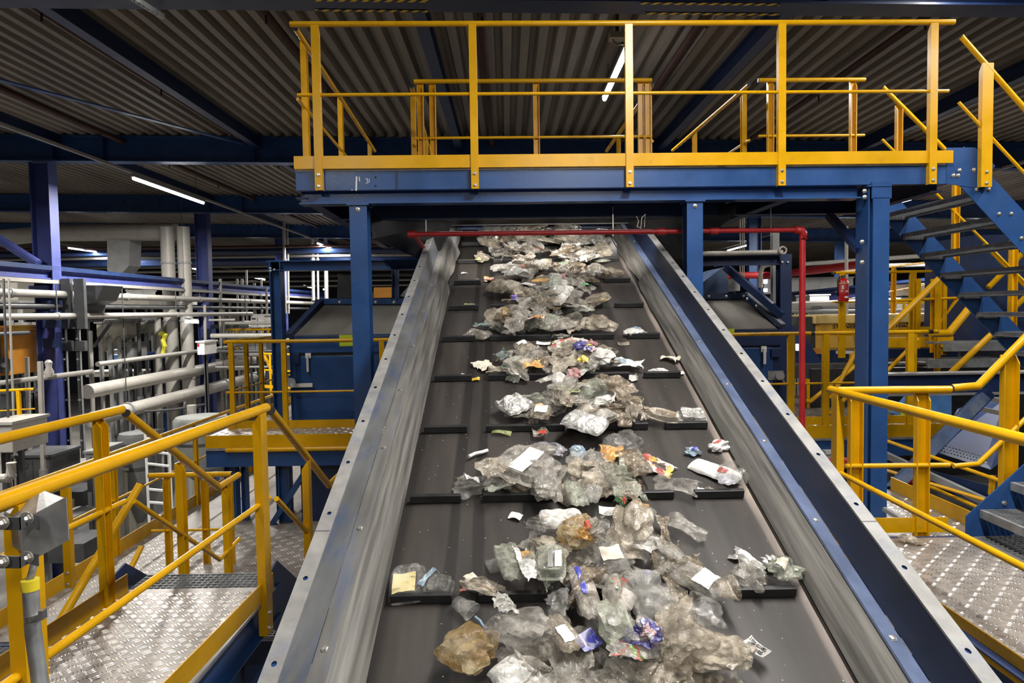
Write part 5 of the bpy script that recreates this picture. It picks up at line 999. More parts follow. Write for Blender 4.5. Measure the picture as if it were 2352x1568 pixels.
# ================================================================ plastic waste on the belt
import numpy as np
def film(name, c1, c2, op=(.45,.95), rough=.13, bump=.5, metal=0., spec=.9, scale=10., dirt=None, print_=None):
    """thin crinkled plastic: partly see-through, glossy"""
    m = bpy.data.materials.new(name); m.use_nodes = True; nt = m.node_tree; N = nt.nodes; L = nt.links; b = N['Principled BSDF']; out = N['Material Output']
    tc = N.new('ShaderNodeTexCoord'); n = N.new('ShaderNodeTexNoise'); n.inputs['Scale'].default_value = scale; n.inputs['Detail'].default_value = 7; n.inputs['Roughness'].default_value = .65; L.new(tc.outputs['Object'], n.inputs['Vector'])
    oi = N.new('ShaderNodeObjectInfo'); va = N.new('ShaderNodeVectorMath'); va.operation = 'ADD'; cmb = N.new('ShaderNodeCombineXYZ'); 
    for i in range(3): L.new(oi.outputs['Random'], cmb.inputs[i])
    sc = N.new('ShaderNodeVectorMath'); sc.operation = 'SCALE'; sc.inputs[3].default_value = 40; L.new(cmb.outputs[0], sc.inputs[0]); L.new(tc.outputs['Object'], va.inputs[0]); L.new(sc.outputs[0], va.inputs[1]); L.new(va.outputs[0], n.inputs['Vector'])
    r = N.new('ShaderNodeValToRGB'); r.color_ramp.elements[0].color = (*c1, 1); r.color_ramp.elements[1].color = (*c2, 1); r.color_ramp.elements[0].position = .36; r.color_ramp.elements[1].position = .64
    L.new(n.outputs['Fac'], r.inputs[0]); colr = r.outputs[0]
    if print_:                                           # printed patches in flat colours
        v = N.new('ShaderNodeTexVoronoi'); v.inputs['Scale'].default_value = print_[0]; L.new(va.outputs[0], v.inputs['Vector']); s_ = N.new('ShaderNodeSeparateColor'); L.new(v.outputs['Color'], s_.inputs[0])
        rp = N.new('ShaderNodeValToRGB'); rp.color_ramp.interpolation = 'CONSTANT'; el = rp.color_ramp.elements
        k = len(print_[1]); el[0].color = (*print_[1][0], 1); el[1].position = 1/k; el[1].color = (*print_[1][1], 1)
        for i in range(2, k): e = el.new(i/k); e.color = (*print_[1][i], 1)
        L.new(s_.outputs[0], rp.inputs[0]); mx = N.new('ShaderNodeMix'); mx.data_type = 'RGBA'; mx.inputs[0].default_value = print_[2]; L.new(colr, mx.inputs[6]); L.new(rp.outputs[0], mx.inputs[7]); colr = mx.outputs[2]
    n2 = N.new('ShaderNodeTexNoise'); n2.inputs['Scale'].default_value = 17; n2.inputs['Distortion'].default_value = 1.6; n2.inputs['Detail'].default_value = 6; L.new(va.outputs[0], n2.inputs['Vector'])
    sm = N.new('ShaderNodeMapRange'); sm.inputs[1].default_value = .56; sm.inputs[2].default_value = .70; sm.inputs[4].default_value = .62; L.new(n2.outputs['Fac'], sm.inputs[0])
    md = N.new('ShaderNodeMix'); md.data_type = 'RGBA'; L.new(sm.outputs[0], md.inputs[0]); L.new(colr, md.inputs[6]); md.inputs[7].default_value = (*(dirt or (.085,.065,.045)), 1)
    L.new(md.outputs[2], b.inputs['Base Color']); b.inputs['Roughness'].default_value = rough; b.inputs['Metallic'].default_value = metal; b.inputs['Specular IOR Level'].default_value = spec
    bp = N.new('ShaderNodeBump'); bp.inputs['Strength'].default_value = bump; bp.inputs['Distance'].default_value = .03; L.new(n2.outputs['Fac'], bp.inputs['Height']); L.new(bp.outputs[0], b.inputs['Normal'])
    if op[0] < 1:
        tr = N.new('ShaderNodeBsdfTransparent'); ms = N.new('ShaderNodeMixShader'); mr = N.new('ShaderNodeMapRange'); mr.inputs[1].default_value = .38; mr.inputs[2].default_value = .62; mr.inputs[3].default_value = op[0]; mr.inputs[4].default_value = op[1]
        L.new(n.outputs['Fac'], mr.inputs[0]); L.new(mr.outputs[0], ms.inputs[0]); L.new(tr.outputs[0], ms.inputs[1]); L.new(b.outputs[0], ms.inputs[2]); L.new(ms.outputs[0], out.inputs[0])
    return m
CL = film('clear_film', (.25,.235,.205), (.46,.435,.39), (.25,.66), .09)
GC = film('glassy_clear_film', (.22,.215,.20), (.44,.43,.405), (.12,.42), .05, .35, spec=1.)
BE = film('beige_film', (.27,.22,.155), (.50,.445,.36), (.30,.80), .09)
GY = film('greyish_film', (.16,.145,.115), (.44,.405,.355), (.34,.82), .08)
BW = film('brownish_film', (.09,.065,.04), (.31,.25,.18), (.55,.97), .13)
WH = film('milky_white_film', (.52,.50,.46), (.70,.69,.65), (.7,.98))
SV = film('silver_film', (.50,.49,.46), (.68,.67,.64), (1,1), .24, .45, .45)
GN = film('greenish_clear_film', (.24,.25,.20), (.42,.435,.355), (.3,.75), .09)
AM = film('amber_film', (.36,.20,.03), (.47,.40,.26), (.3,.72), .08)
LV = film('lavender_clear_film', (.40,.39,.43), (.52,.50,.55), (.3,.7))
PB = film('blue_printed_film', (.05,.055,.40), (.06,.07,.45), (1,1), .3, .3, print_=(40,[(.06,.065,.45),(.05,.06,.40),(.42,.42,.62)],.9), dirt=(.05,.05,.3))
NV = film('navy_film', (.03,.03,.14), (.10,.09,.30), (.8,1), .3)
OR = film('orange_film', (.55,.22,.02), (.62,.38,.10), (.8,1), .3)
RE = film('red_film', (.48,.03,.02), (.60,.10,.06), (1,1), .3, .3)
PK = film('pink_film', (.55,.22,.22), (.55,.36,.34), (.6,1), .25)
YL = film('yellow_film', (.62,.40,.03), (.66,.50,.10), (1,1), .35, .2)
LB = film('light_blue_film', (.20,.33,.45), (.36,.44,.50), (.6,1), .25)
TE = film('teal_dark_film', (.07,.11,.11), (.17,.22,.21), (.5,.9), .2)
GR = film('green_film', (.03,.16,.06), (.10,.30,.08), (.9,1), .3)
PU = film('purple_film', (.20,.15,.50), (.30,.24,.62), (1,1), .3, .2)
LG_ = film('lime_film', (.35,.42,.12), (.45,.47,.28), (.5,.9), .25)
PM = film('many_coloured_print', (.5,.45,.4), (.6,.55,.5), (1,1), .25, .35, print_=(24,[(.50,.05,.04),(.62,.30,.22),(.66,.62,.55),(.62,.40,.04),(.07,.03,.02),(.62,.52,.44)],.85))
PM2 = film('red_green_print', (.4,.3,.25), (.6,.55,.5), (.9,1), .25, .35, print_=(30,[(.45,.06,.05),(.55,.52,.48),(.22,.36,.05),(.5,.12,.1),(.6,.58,.52)],.85))
PM3 = film('navy_pink_print', (.2,.15,.3), (.5,.45,.5), (.9,1), .25, .35, print_=(34,[(.04,.04,.22),(.55,.35,.35),(.05,.05,.28),(.6,.58,.6),(.06,.06,.2)],.9))
PM4 = film('orange_black_print', (.3,.2,.1), (.5,.45,.4), (.9,1), .25, .35, print_=(34,[(.55,.25,.02),(.03,.02,.02),(.55,.50,.45),(.45,.08,.05),(.05,.03,.03)],.8))
PAP = film('white_paper', (.68,.67,.64), (.76,.75,.73), (1,1), .6, .12, spec=.3, dirt=(.45,.42,.38), print_=(70,[(.72,.71,.69),(.72,.71,.69),(.40,.39,.38),(.72,.71,.69)],.5))
PAB = film('beige_paper', (.58,.52,.42), (.66,.61,.52), (1,1), .6, .15, spec=.3, dirt=(.3,.25,.18))
PAY = film('mouldy_yellow_paper', (.55,.46,.22), (.62,.55,.33), (1,1), .6, .15, spec=.3, dirt=(.05,.045,.03))
WP = film('white_plastic', (.72,.71,.68), (.78,.77,.75), (1,1), .35, .15, dirt=(.5,.47,.42))
BK = film('black_film', (.015,.015,.015), (.04,.035,.03), (1,1), .3)

BASIS = Matrix(((1,0,0),(0,CT,-ST),(0,ST,CT)))             # belt frame: x across, y up the slope, z off the belt
def vor(P, rng, m, lo, hi):
    C = rng.uniform(lo, hi, (m, 3)); d = np.sqrt(((P[:, None, :] - C[None])**2).sum(2)); d.sort(axis=1); return d[:, 1] - d[:, 0]
def tri(x): return np.abs((x % 1.0) * 2 - 1) * 2 - 1
def crease(P, rng, amp, f, octs=3):
    Q = P + .12*np.sin(P[:, [1,2,0]]*f*2.1 + rng.uniform(0, 6, 3)); d = np.zeros(len(P))
    for k in range(octs):
        for j in range(3):
            v = rng.normal(size=3); v /= np.linalg.norm(v); mk = .5 + .5*np.sin((P @ rng.normal(size=3))*f*1.3 + rng.uniform(0, 6))
            d += amp/1.7**k/1.7*tri((Q @ v)*f*1.75**k + rng.uniform())*mk
    return d
_ICO = {}
def ico(n):
    if n not in _ICO:
        bm = bmesh.new(); bmesh.ops.create_icosphere(bm, subdivisions=n, radius=1); bm.verts.ensure_lookup_table()
        _ICO[n] = (np.array([v.co[:] for v in bm.verts]), [[v.index for v in f.verts] for f in bm.faces]); bm.free()
    return _ICO[n]
def grid(n, m):
    u, v = np.meshgrid(np.linspace(-1, 1, n+1), np.linspace(-1, 1, m+1)); k = n+1
    return np.stack([u.ravel(), v.ravel()], 1), [(j*k+i, j*k+i+1, (j+1)*k+i+1, (j+1)*k+i) for j in range(m) for i in range(n)]
def shape(kind, l, w, h, rng, det=4):
    """vertices (np) and faces of one waste piece lying on z = 0; l along x, w along y, h up"""
    if kind == 'bag':
        P, Fc = ico(det); P = P.copy(); P *= (1 + .22*np.sin(P @ rng.normal(size=3)*2.2 + rng.uniform(0, 6)) + .16*np.sin(P @ rng.normal(size=3)*4 + rng.uniform(0, 6)))[:, None]
        d = crease(P*np.array([.55,1.3,1.]), rng, .20, 1.15, 3) + .26*(vor(P*np.array([.6,1.,1.]), rng, 14, -1.1, 1.1) - .3) + .05*(vor(P, rng, 50, -1.1, 1.1) - .15)
        P = P * (1 + d)[:, None]; P = P * np.array([l/2, w/2, h*.62]); P[:, 2] = np.where(P[:, 2] < -h*.22, -h*.22 + (P[:, 2]+h*.22)*.12, P[:, 2]); P[:, 2] += h*.24
        return P, Fc
    if kind in ('sheet', 'wrap', 'strip'):
        n = {4: 40, 3: 24, 2: 16}[det]; G, Fc = grid(n, max(4, int(n*min(1, max(.3, w/l)))))
        x, y = G[:, 0].copy(), G[:, 1].copy()
        x2 = x*(1 + .10*np.sin(y*3 + rng.uniform(0, 6))) + .07*tri(y*1.3 + rng.uniform()); y2 = y*(1 + .13*np.sin(x*2.5 + rng.uniform(0, 6))) + .10*tri(x*.9 + rng.uniform())
        if kind == 'wrap': y2 *= (.45 + .55*np.abs(x)**1.3)
        P = np.stack([x2, y2*w/l, np.zeros(len(x))], 1)
        bow = rng.uniform(.4, 1.0); ph = rng.uniform(-.4, .4)
        z = bow*(1 - (x-ph)**2)*(.6+.4*y*rng.uniform(-1, 1)) + crease(P*np.array([.5,1.4,1.]), rng, .62, 1.0, 4) + .6*(vor(P*np.array([.6,1.1,1.]), rng, 10, -1, 1) - .25) + .10*(vor(P, rng, 45, -1, 1)-.12)
        fold = rng.uniform(-.2, .9); over = np.maximum(0, x - fold); 
        if kind != 'strip' and rng.uniform() < .5: P[:, 0] -= over*1.45*rng.uniform(.5, .9); z += over*1.1
        z -= z.min(); P[:, 2] = z/max(.01, z.max())*h/l*2
        return P*l/2, Fc
    if kind == 'flat':
        G, Fc = grid(14, 10); P = np.stack([G[:, 0], G[:, 1]*w/l, np.zeros(len(G))], 1); z = crease(P, rng, .12, .5, 2) + .5*G[:, 0]**2*rng.uniform(-.4, .5); z -= z.min(); P[:, 2] = z*h/l*2/max(.01, z.max()); return P*l/2, Fc
    if kind == 'pouch':                                    # pillow: two skins joined at a flat seam
        n = 30; G, Fc = grid(n, n); x, y = G[:, 0], G[:, 1]; r = np.clip(np.minimum(1-np.abs(x), 1-np.abs(y)), 0, 1); pil = np.sqrt(np.clip(r*2.2, 0, 1))
        P0 = np.stack([x, y*w/l, 0*x], 1); c = crease(P0, rng, .20, 1.3, 4) + .5*(vor(P0, rng, 22, -1, 1)-.2); top = pil*(.75 + c); bot = -pil*.15
        e = .05*tri(x*1.4+.2)*(1-r) ; P = np.concatenate([np.stack([x*(1-.08*np.abs(y)**3), (y+e)*w/l*(1-.10*np.abs(x)**3), top*h/l*1.3], 1), np.stack([x*(1-.08*np.abs(y)**3), (y+e)*w/l*(1-.10*np.abs(x)**3), bot*h/l], 1)])
        P[:, 2] += .15*h/l; return P*l/2*np.array([1, 1, 1.3]), Fc + [tuple(i+len(G) for i in f) for f in Fc]
    if kind in ('tray', 'lid'):                            # moulded tray upside down: rim, ribs, rounded corners
        n = 44; G, Fc = grid(n, n); x, y = G[:, 0], G[:, 1]; k = 5 if kind == 'tray' else 2
        ang = np.maximum(np.abs(x), np.abs(y)); rr = (np.abs(x)**k + np.abs(y)**k)**(1/k); s = np.where(rr > 0, ang/np.maximum(rr, 1e-6), 1); xx, yy = x*s, y*s
        prof = np.interp(ang, [0, .5, .62, .78, .86, .93, 1], [.88, .88, 1, 1, .12, .12, 0]); z = prof + .05*np.sin(x*22)*(ang < .55) + .10*crease(np.stack([x, y, 0*x], 1), rng, 1, .8, 3)*(.3 + .7*(ang < .8))
        return np.stack([xx*l/2, yy*w/2, np.maximum(0, z)*h + .001], 1), Fc
    if kind == 'cup':
        n, m = 28, 14; G, Fc = grid(n, m); a = (G[:, 0]+1)*pi; t = (G[:, 1]+1)/2; rad = (.30 + .2*t)*(1+.07*np.sin(a*3+rng.uniform(0, 6)) + .04*np.sin(t*30)); 
        P = np.stack([(t-.5)*1.0*l, rad*np.cos(a)*w, rad*np.sin(a)*h + h*.48], 1); P += (crease(P/l, rng, .04*l, 1.5, 3))[:, None]*np.array([.3, .6, .6]); P[:, 2] = np.maximum(P[:, 2], .001); return P, Fc
    if kind == 'stick':
        mb = MB(); mb.path([(-l/2, 0, w/2), (-l*.1, w*.4, w/2), (l*.2, -.2*w, w*.6), (l/2, 0, w/2)], w/2, 8); return np.array([p[:] for p in mb.v]), mb.f
    raise KeyError(kind)
HGT = {}                                                    # how high the waste already lies, on a 4 cm raster
ITEMS = []
def place(name, kind, m_, x, s, l, w, h, yaw, rng, det=4, tilt=12, lift=None, smooth=True, top=.8):
    P, Fc = shape(kind, l, w, h, rng, det)
    me = bpy.data.meshes.new(name); me.from_pydata(P.tolist(), [], [tuple(f) for f in Fc]); me.materials.append(m_)
    me.polygons.foreach_set('use_smooth', [smooth]*len(me.polygons))
    if kind not in ('cup', 'flat'): me.set_sharp_from_angle(angle=radians(28))
    o = bpy.data.objects.new(name, me); COL.objects.link(o)
    R = BASIS @ Matrix.Rotation(yaw, 3, 'Z') @ Matrix.Rotation(radians(rng.uniform(-tilt, tilt)), 3, 'X') @ Matrix.Rotation(radians(rng.uniform(-tilt, tilt)), 3, 'Y')
    ca, sa = abs(cos(yaw)), abs(sin(yaw)); ex, es = (l*ca + w*sa)/2*.7, (l*sa + w*ca)/2*.7
    cells = [(i, j) for i in range(int((x-ex)//.04), int((x+ex)//.04)+1) for j in range(int((s-es)//.04), int((s+es)//.04)+1)]
    base = lift if lift is not None else .004 + np.mean(sorted([HGT.get(c, 0) for c in cells])[-max(1, len(cells)//2):])*top
    base = min(base, .16)
    for c in cells: HGT[c] = max(HGT.get(c, 0), base + h*.45)
    A = np.array(BASIS.transposed() @ R)                    # keep it on the belt after tilting
    zmin = (P @ A.T)[:, 2].min()
    o.matrix_world = Matrix.Translation(B(x, s, base - zmin + .002) + UP*EZ) @ R.to_4x4()
    ROOT[o.name] = V((0,0,0)); o['_px'] = pix(B(x, s, base + h*.4))[0]
    return o, P
def patch(o, P, m_, cx, cy, sx, sy, name='paper_label', rot=0., label=None, lift=.0025):
    """a sticker lying on the piece's upper skin"""
    G, Fc = grid(10, 8); c, s_ = cos(rot), sin(rot); X = cx + G[:, 0]*sx/2*c - G[:, 1]*sy/2*s_; Y = cy + G[:, 0]*sx/2*s_ + G[:, 1]*sy/2*c; Z = []
    for a, b in zip(X, Y):
        d = (P[:, 0]-a)**2 + (P[:, 1]-b)**2; i = np.argsort(d)[:10]; Z.append(P[i, 2].max())
    Z = np.array(Z); Z2 = Z.reshape(9, 11).copy()
    for _ in range(2): Z2[1:-1, 1:-1] = np.maximum(Z2[1:-1, 1:-1], (Z2[:-2, 1:-1]+Z2[2:, 1:-1]+Z2[1:-1, :-2]+Z2[1:-1, 2:])/4)
    me = bpy.data.meshes.new(name); me.from_pydata(np.stack([X, Y, Z2.ravel()+lift], 1).tolist(), [], Fc); me.materials.append(m_); me.polygons.foreach_set('use_smooth', [True]*len(me.polygons))
    q = bpy.data.objects.new(name, me); COL.objects.link(q); q.parent = o
    if label: q['label'] = label
    return q
def fill(n, us, vs, seed, det, smin, smax, hmax):
    """a heap of film pieces between us and vs (pixels give the spot on the belt), thickest in the middle"""
    rg = np.random.default_rng(seed); out = []
    for i in range(n):
        t = rg.beta(1.7, 1.7); u = us[0] + (us[1]-us[0])*t; v = vs[0] + (vs[1]-vs[0])*rg.beta(1.5, 1.2); x, s = buv(u, v, .03)
        k = rg.uniform(); l = rg.uniform(smin, smax)*1.05; w = l*rg.uniform(.38, .85)
        kind = 'bag' if k < .26 else 'sheet' if k < .60 else 'wrap' if k < .84 else 'pouch'
        c = rg.uniform(); m_, cn = (BE, 'beige') if c < .27 else (GY, 'greyish') if c < .52 else (CL, 'clear') if c < .76 else (BW, 'brownish') if c < .86 else (GN, 'greenish') if c < .93 else (WH, 'milky white')
        h = l*rg.uniform(.24, .45) if kind == 'bag' else l*rg.uniform(.15, .32); h = min(h, hmax)
        kn = {'bag': ('plastic_bag', 'crumpled bags', 'plastic bag'), 'sheet': ('plastic_film', 'crumpled film sheets', 'plastic film'), 'wrap': ('plastic_wrapper', 'twisted wrappers', 'wrapper'), 'pouch': ('plastic_pouch', 'pillow pouches', 'plastic pouch')}[kind]
        o, P = place(kn[0], kind, m_, x, s, l, w, h, rg.uniform(0, 2*pi), rg, det, 22)
        o['category'] = kn[2]; out.append((o, cn, kn[1]))
    return out
ORDN = ['first','second','third','fourth','fifth','sixth','seventh','eighth','ninth','tenth','eleventh','twelfth','thirteenth','fourteenth','fifteenth']
def name_heap(pieces, where):
    by = {}
    for o, cn, kn in pieces: by.setdefault((cn, kn), []).append(o)
    for (cn, kn), os_ in by.items():
        os_.sort(key=lambda q: q['_px'])
        for i, o in enumerate(os_):
            one_ = kn[:-1] if not kn.endswith('ches') else kn[:-2]
            o['label'] = ('only %s %s lying %s' % (cn, one_, where)) if len(os_) == 1 else ('%s from left of the %s %s %s' % (ORDN[i], cn, kn, where))
            o['group'] = 'plastic waste in the heap ' + where
# single pieces one can point to: u, v, width px, height px, yaw, kind, material, name, category, label, extras
ROWS = [('on the lowest cleat at the bottom edge', 60), ]
NOTE = [
 (936,1338,84,92,4,'tray',GC,'plastic_tray','tray','clear plastic tray with a mouldy yellow label, leftmost on the belt',[('L',PAY,-.05,-.1,.62,.52,'mouldy yellow paper label')]),
 (1008,1345,66,62,-6,'tray',GC,'plastic_tray','tray','small empty clear tray right of the tray with yellow label',[]),
 (986,1335,70,10,58,'strip',LB,'plastic_ribbon','ribbon','light blue plastic ribbon between the two leftmost clear trays',[]),
 (1066,1392,52,44,-40,'cup',GC,'plastic_cup','cup','crushed clear cup hanging over the cleat gap at lower left',[]),
 (1080,1316,28,18,40,'flat',PAB,'paper_scrap','paper scrap','torn beige paper scrap above the orange and black wrapper',[]),
 (1098,1348,78,40,-14,'wrap',PM4,'food_wrapper','wrapper','orange and black printed wrapper right of the two clear trays',[]),
 (1112,1358,110,26,-20,'strip',BE,'plastic_strip','plastic strip','thin beige see-through strip below the orange and black wrapper',[]),
 (1140,1290,44,40,20,'pouch',GC,'plastic_pouch','plastic pouch','small clear pouch at the upper left corner of the second heap',[]),
 (1172,1315,58,100,14,'pouch',GN,'plastic_pouch','plastic pouch','tall clear bent pouch standing left of the white paper triangle',[]),
 (1215,1335,44,86,16,'sheet',PAP,'paper_sheet','paper','white paper triangle with an orange smear, left of the perforated tray',[('L',OR,.0,.3,.4,.18,'orange smear')]),
 (1264,1335,70,90,-4,'tray',GN,'plastic_tray','tray','greenish clear tray with a white stripe leaning over the cleat',[('L',PAP,.25,-.05,.22,.5,'white stripe label'),('L',GREY,.0,-.05,.16,.55,'grey punched strip')]),
 (1290,1226,100,50,8,'pouch',WH,'plastic_pouch','plastic pouch','long milky pouch at the upper left of the second heap',[]),
 (1238,1245,56,40,-25,'sheet',CL,'plastic_film','plastic film','clear film wing left of the amber bag',[]),
 (1326,1266,76,66,-10,'bag',AM,'plastic_bag','plastic bag','amber yellow bag in the second heap from below',[]),
 (1336,1290,44,22,-20,'strip',OR,'plastic_strip','plastic strip','dark orange strip under the amber yellow bag',[]),
 (1362,1278,42,40,10,'bag',GY,'plastic_wad','plastic wad','grey crumpled wad with red end right of the amber bag',[('L',RE,-.35,.0,.3,.5,'red printed end')]),
 (1392,1211,36,30,-6,'flat',PAP,'paper_label','label','small white paper label near the top of the second heap',[]),
 (1422,1199,30,18,-60,'strip',GR,'plastic_strip','plastic strip','bright green strip with red tip right of the small white label',[('L',RE,.3,0,.3,.8,'red tip')]),
 (1468,1182,64,58,-35,'pouch',CL,'plastic_pouch','plastic pouch','pouch with orange top and white patch, top of the second heap',[('L',OR,-.1,.28,.6,.3,'orange printed top'),('L',PAP,0,-.05,.7,.25,'white patch')]),
 (1568,1215,100,40,-42,'strip',CL,'plastic_strip','plastic strip','long clear strip pointing up left at the right of the second heap',[]),
 (1402,1322,70,70,8,'pouch',GC,'plastic_pouch','plastic pouch','clear pouch with a square cream paper label, middle of second heap',[('L',PAB,.0,.0,.66,.5,'cream paper label')]),
 (1342,1405,54,150,6,'pouch',GY,'plastic_pouch','plastic pouch','tall slim pouch with a royal blue stripe, standing below the second cleat',[('L',PB,-.1,.15,.22,.55,'royal blue stripe')]),
 (1416,1378,36,34,-40,'wrap',RE,'plastic_wad','plastic wad','orange red twisted scrap right of the tall slim pouch',[]),
 (1470,1372,66,60,10,'bag',GC,'plastic_bag','plastic bag','clear bag with a blue printed corner beside the orange red scrap',[('L',PB,.2,.1,.25,.4,'blue printed corner')]),
 (1492,1434,98,104,14,'bag',GC,'plastic_bag','plastic bag','large glassy clear bag right of centre under the second cleat',[]),
 (1410,1432,74,100,-8,'bag',GY,'plastic_bag','plastic bag','greyish bag with bright green specks beside the tall slim pouch',[('L',GR,.0,.0,.10,.08,'bright green speck'),('L',GR,-.15,.12,.08,.06,'bright green speck')]),
 (1606,1352,128,64,-48,'pouch',CL,'plastic_bottle','plastic bottle','flattened clear bottle with white printed label at the right of the second heap',[('L',PAP,.12,.0,.34,.7,'white printed label')]),
 (1660,1388,44,56,10,'cup',BE,'plastic_shell','plastic shell','beige crushed shell right of the flattened clear bottle',[]),
 (1738,1290,116,36,-48,'wrap',SV,'foil_strip','foil','long silver foil strip at right pointing up left',[]),
 (1718,1328,84,62,-25,'bag',CL,'plastic_bag','plastic bag','clear bag resting on the rightmost cleat below the silver foil strip',[]),
 (1776,1291,46,30,-30,'bag',SV,'foil_wad','foil','small silver wad right of the long foil strip',[]),
 (1798,1322,58,62,-35,'bag',GN,'plastic_bag','plastic bag','small bag with cream lump at the right end of the second cleat',[('L',PAB,-.1,-.2,.4,.35,'cream coloured lump')]),
 (1736,1498,54,32,-55,'flat',SV,'blister_pack','blister pack','silver blister pack with dark pill cups lying alone at lower right',[('B',)]),
 (1690,1538,64,62,-20,'lid',GC,'round_cover','lid','round clear lid with cream paper inside at the lower right',[('L',PAB,.05,-.1,.55,.4,'cream paper')]),
 (1348,1518,48,46,28,'flat',PB,'printed_sachet','sachet','royal blue printed sachet at the bottom edge',[]),
 (1406,1480,28,44,-4,'flat',PAP,'paper_label','label','narrow white printed label above and right of the blue sachet',[]),
 (1562,1512,130,116,-20,'bag',BE,'plastic_bag','plastic bag','large beige bag at the bottom edge, right of the navy print',[]),
 (1600,1478,90,60,-30,'bag',GC,'plastic_bag','plastic bag','clear bag behind the large beige bag at the bottom edge',[]),
 (1082,1530,120,90,8,'bag',AM,'plastic_bag','plastic bag','amber tinted clear bag at the lower left end of the bottom heap',[]),
 (1196,1486,130,110,-12,'bag',CL,'plastic_bag','plastic bag','big pale crumpled bag at the left of the bottom heap',[]),
 (1160,1452,44,56,28,'strip',WH,'plastic_strip','plastic strip','ribbed white strip standing up from the big pale bag',[]),
 (1286,1418,46,54,-10,'bag',GC,'plastic_bag','plastic bag','glassy clear ball shaped bag left of the tall slim pouch',[]),
 (1300,1466,60,60,20,'sheet',CL,'plastic_film','plastic film','clear crinkled film below the glassy ball shaped bag',[]),
 (1290,1512,56,100,24,'pouch',BE,'plastic_pouch','plastic pouch','yellowish beige pouch with white patch near the bottom edge',[('L',WP,-.05,-.15,.45,.4,'white patch')]),
 (1490,1520,52,46,30,'bag',PM3,'printed_bag','plastic bag','small navy and pink printed bag at the bottom edge',[]),
 (1432,1554,80,40,-6,'sheet',PM2,'food_wrapper','wrapper','white wrapper with red and green print at the bottom edge',[]),
 (1460,1535,60,30,-25,'sheet',NV,'plastic_film','plastic film','dark navy film above the red and green wrapper',[]),
 (1104,1426,44,6,-52,'stick',LB,'plastic_wire','wire','thin bent pale wire alone below the left cleat gap',[]),
 (1184,1177,30,22,-25,'flat',WP,'plastic_chip','plastic scrap','white plastic chip alone below the third cleat at left',[]),
 (1206,1096,140,110,-34,'tray',CL,'plastic_tray','tray','large clear tray pack with a long white label, left of the third heap',[('L',PAP,.0,.02,.28,.74,'long white label')]),
 (1078,1118,74,50,14,'bag',GC,'plastic_bag','plastic bag','clear bag with white paper at the left end of the third heap',[('L',PAP,.1,.05,.4,.4,'white paper')]),
 (1066,1102,34,18,20,'wrap',BW,'plastic_wad','plastic wad','small brown twisted tip at the left end of the third heap',[]),
 (1140,1112,90,50,30,'sheet',BE,'plastic_film','plastic film','beige film between the clear bag and the large tray pack',[]),
 (1506,1066,80,44,-32,'sheet',PM,'food_wrapper','wrapper','many coloured printed wrapper with yellow end at the right of third heap',[('L',YL,.42,-.2,.14,.7,'yellow end')]),
 (1642,1078,120,42,-42,'pouch',WP,'plastic_tube','plastic tube','white squeezed tube with a red round emblem near the right belt edge',[('E',RE,.16,0)]),
 (1682,1092,56,56,-40,'bag',GC,'plastic_bag','plastic bag','clear bag right of the white squeezed tube',[]),
 (1668,1116,40,24,10,'bag',LV,'plastic_bag','plastic bag','lilac printed bag on the right cleat under the white tube',[]),
 (1632,1121,24,16,-20,'bag',BW,'plastic_wad','plastic wad','small brown shell on the right cleat left of the lilac bag',[]),
 (1612,1122,20,12,-30,'flat',WP,'plastic_chip','plastic scrap','tiny white chip at the left end of the right cleat',[]),
 (1552,1116,96,50,-20,'sheet',CL,'plastic_film','plastic film','clear film on the middle cleat right of the third heap',[]),
 (1410,1062,60,50,10,'sheet',OR,'plastic_film','plastic film','film with orange yellow print at the top of the third heap',[]),
 (1452,1082,66,90,10,'pouch',BW,'plastic_pouch','plastic pouch','muddy brown pouch left of the many coloured wrapper',[]),
 (1426,1140,58,140,12,'wrap',GN,'plastic_film','plastic film','long greenish film hanging down over the third cleat',[]),
 (1426,1022,72,70,-20,'bag',GC,'plastic_bag','plastic bag','clear dome shaped bag above the third heap',[]),
 (1326,1038,36,32,-20,'bag',LB,'plastic_wad','plastic wad','light blue glossy wad below the white foil pack',[]),
 (1342,1002,98,66,-30,'pouch',SV,'foil_pack','foil pack','white silver foil pack lying in the middle above the third heap',[]),
 (1246,998,16,12,0,'cup',RE,'bottle_cap','cap','bright red bottle cap below the fourth cleat',[]),
 (1254,1040,80,44,-25,'sheet',LV,'plastic_film','plastic film','lavender tinted film above the large tray pack',[]),
 (1252,1150,54,56,20,'bag',CL,'plastic_bag','plastic bag','clear bag hanging over the third cleat below the large tray pack',[]),
 (1322,1158,44,90,6,'pouch',GN,'plastic_pouch','plastic pouch','greenish clear pouch hanging over the third cleat, left of two',[]),
 (1356,1164,46,52,-20,'pouch',GC,'plastic_pouch','plastic pouch','square glassy pouch hanging below the third cleat',[]),
 (1592,1032,34,24,-10,'bag',LB,'plastic_wad','plastic wad','blue and white wad alone on the right of the belt',[('L',PB,.05,0,.4,.5,'blue print')]),
 (1652,1021,42,28,8,'bag',WP,'plastic_wad','plastic wad','white wad with red print near the right belt edge',[('L',RE,-.1,.1,.5,.15,'red print')]),
 (1098,1038,52,8,38,'stick',WP,'plastic_stick','stick','white plastic stick alone at the left below the fourth cleat',[]),
 (1182,946,70,62,34,'pouch',SV,'foil_sachet','sachet','silver sachet at the left of the fourth heap',[]),
 (1242,966,46,54,-10,'pouch',BE,'plastic_pouch','plastic pouch','pouch with orange and white label on the fourth cleat',[('L',PAP,0,0,.6,.6,'white label'),('L',OR,-.1,.2,.5,.2,'orange print')]),
 (1590,952,66,48,-4,'tray',SV,'foil_tray','tray','shiny rectangular silver tray on the right cleat',[]),
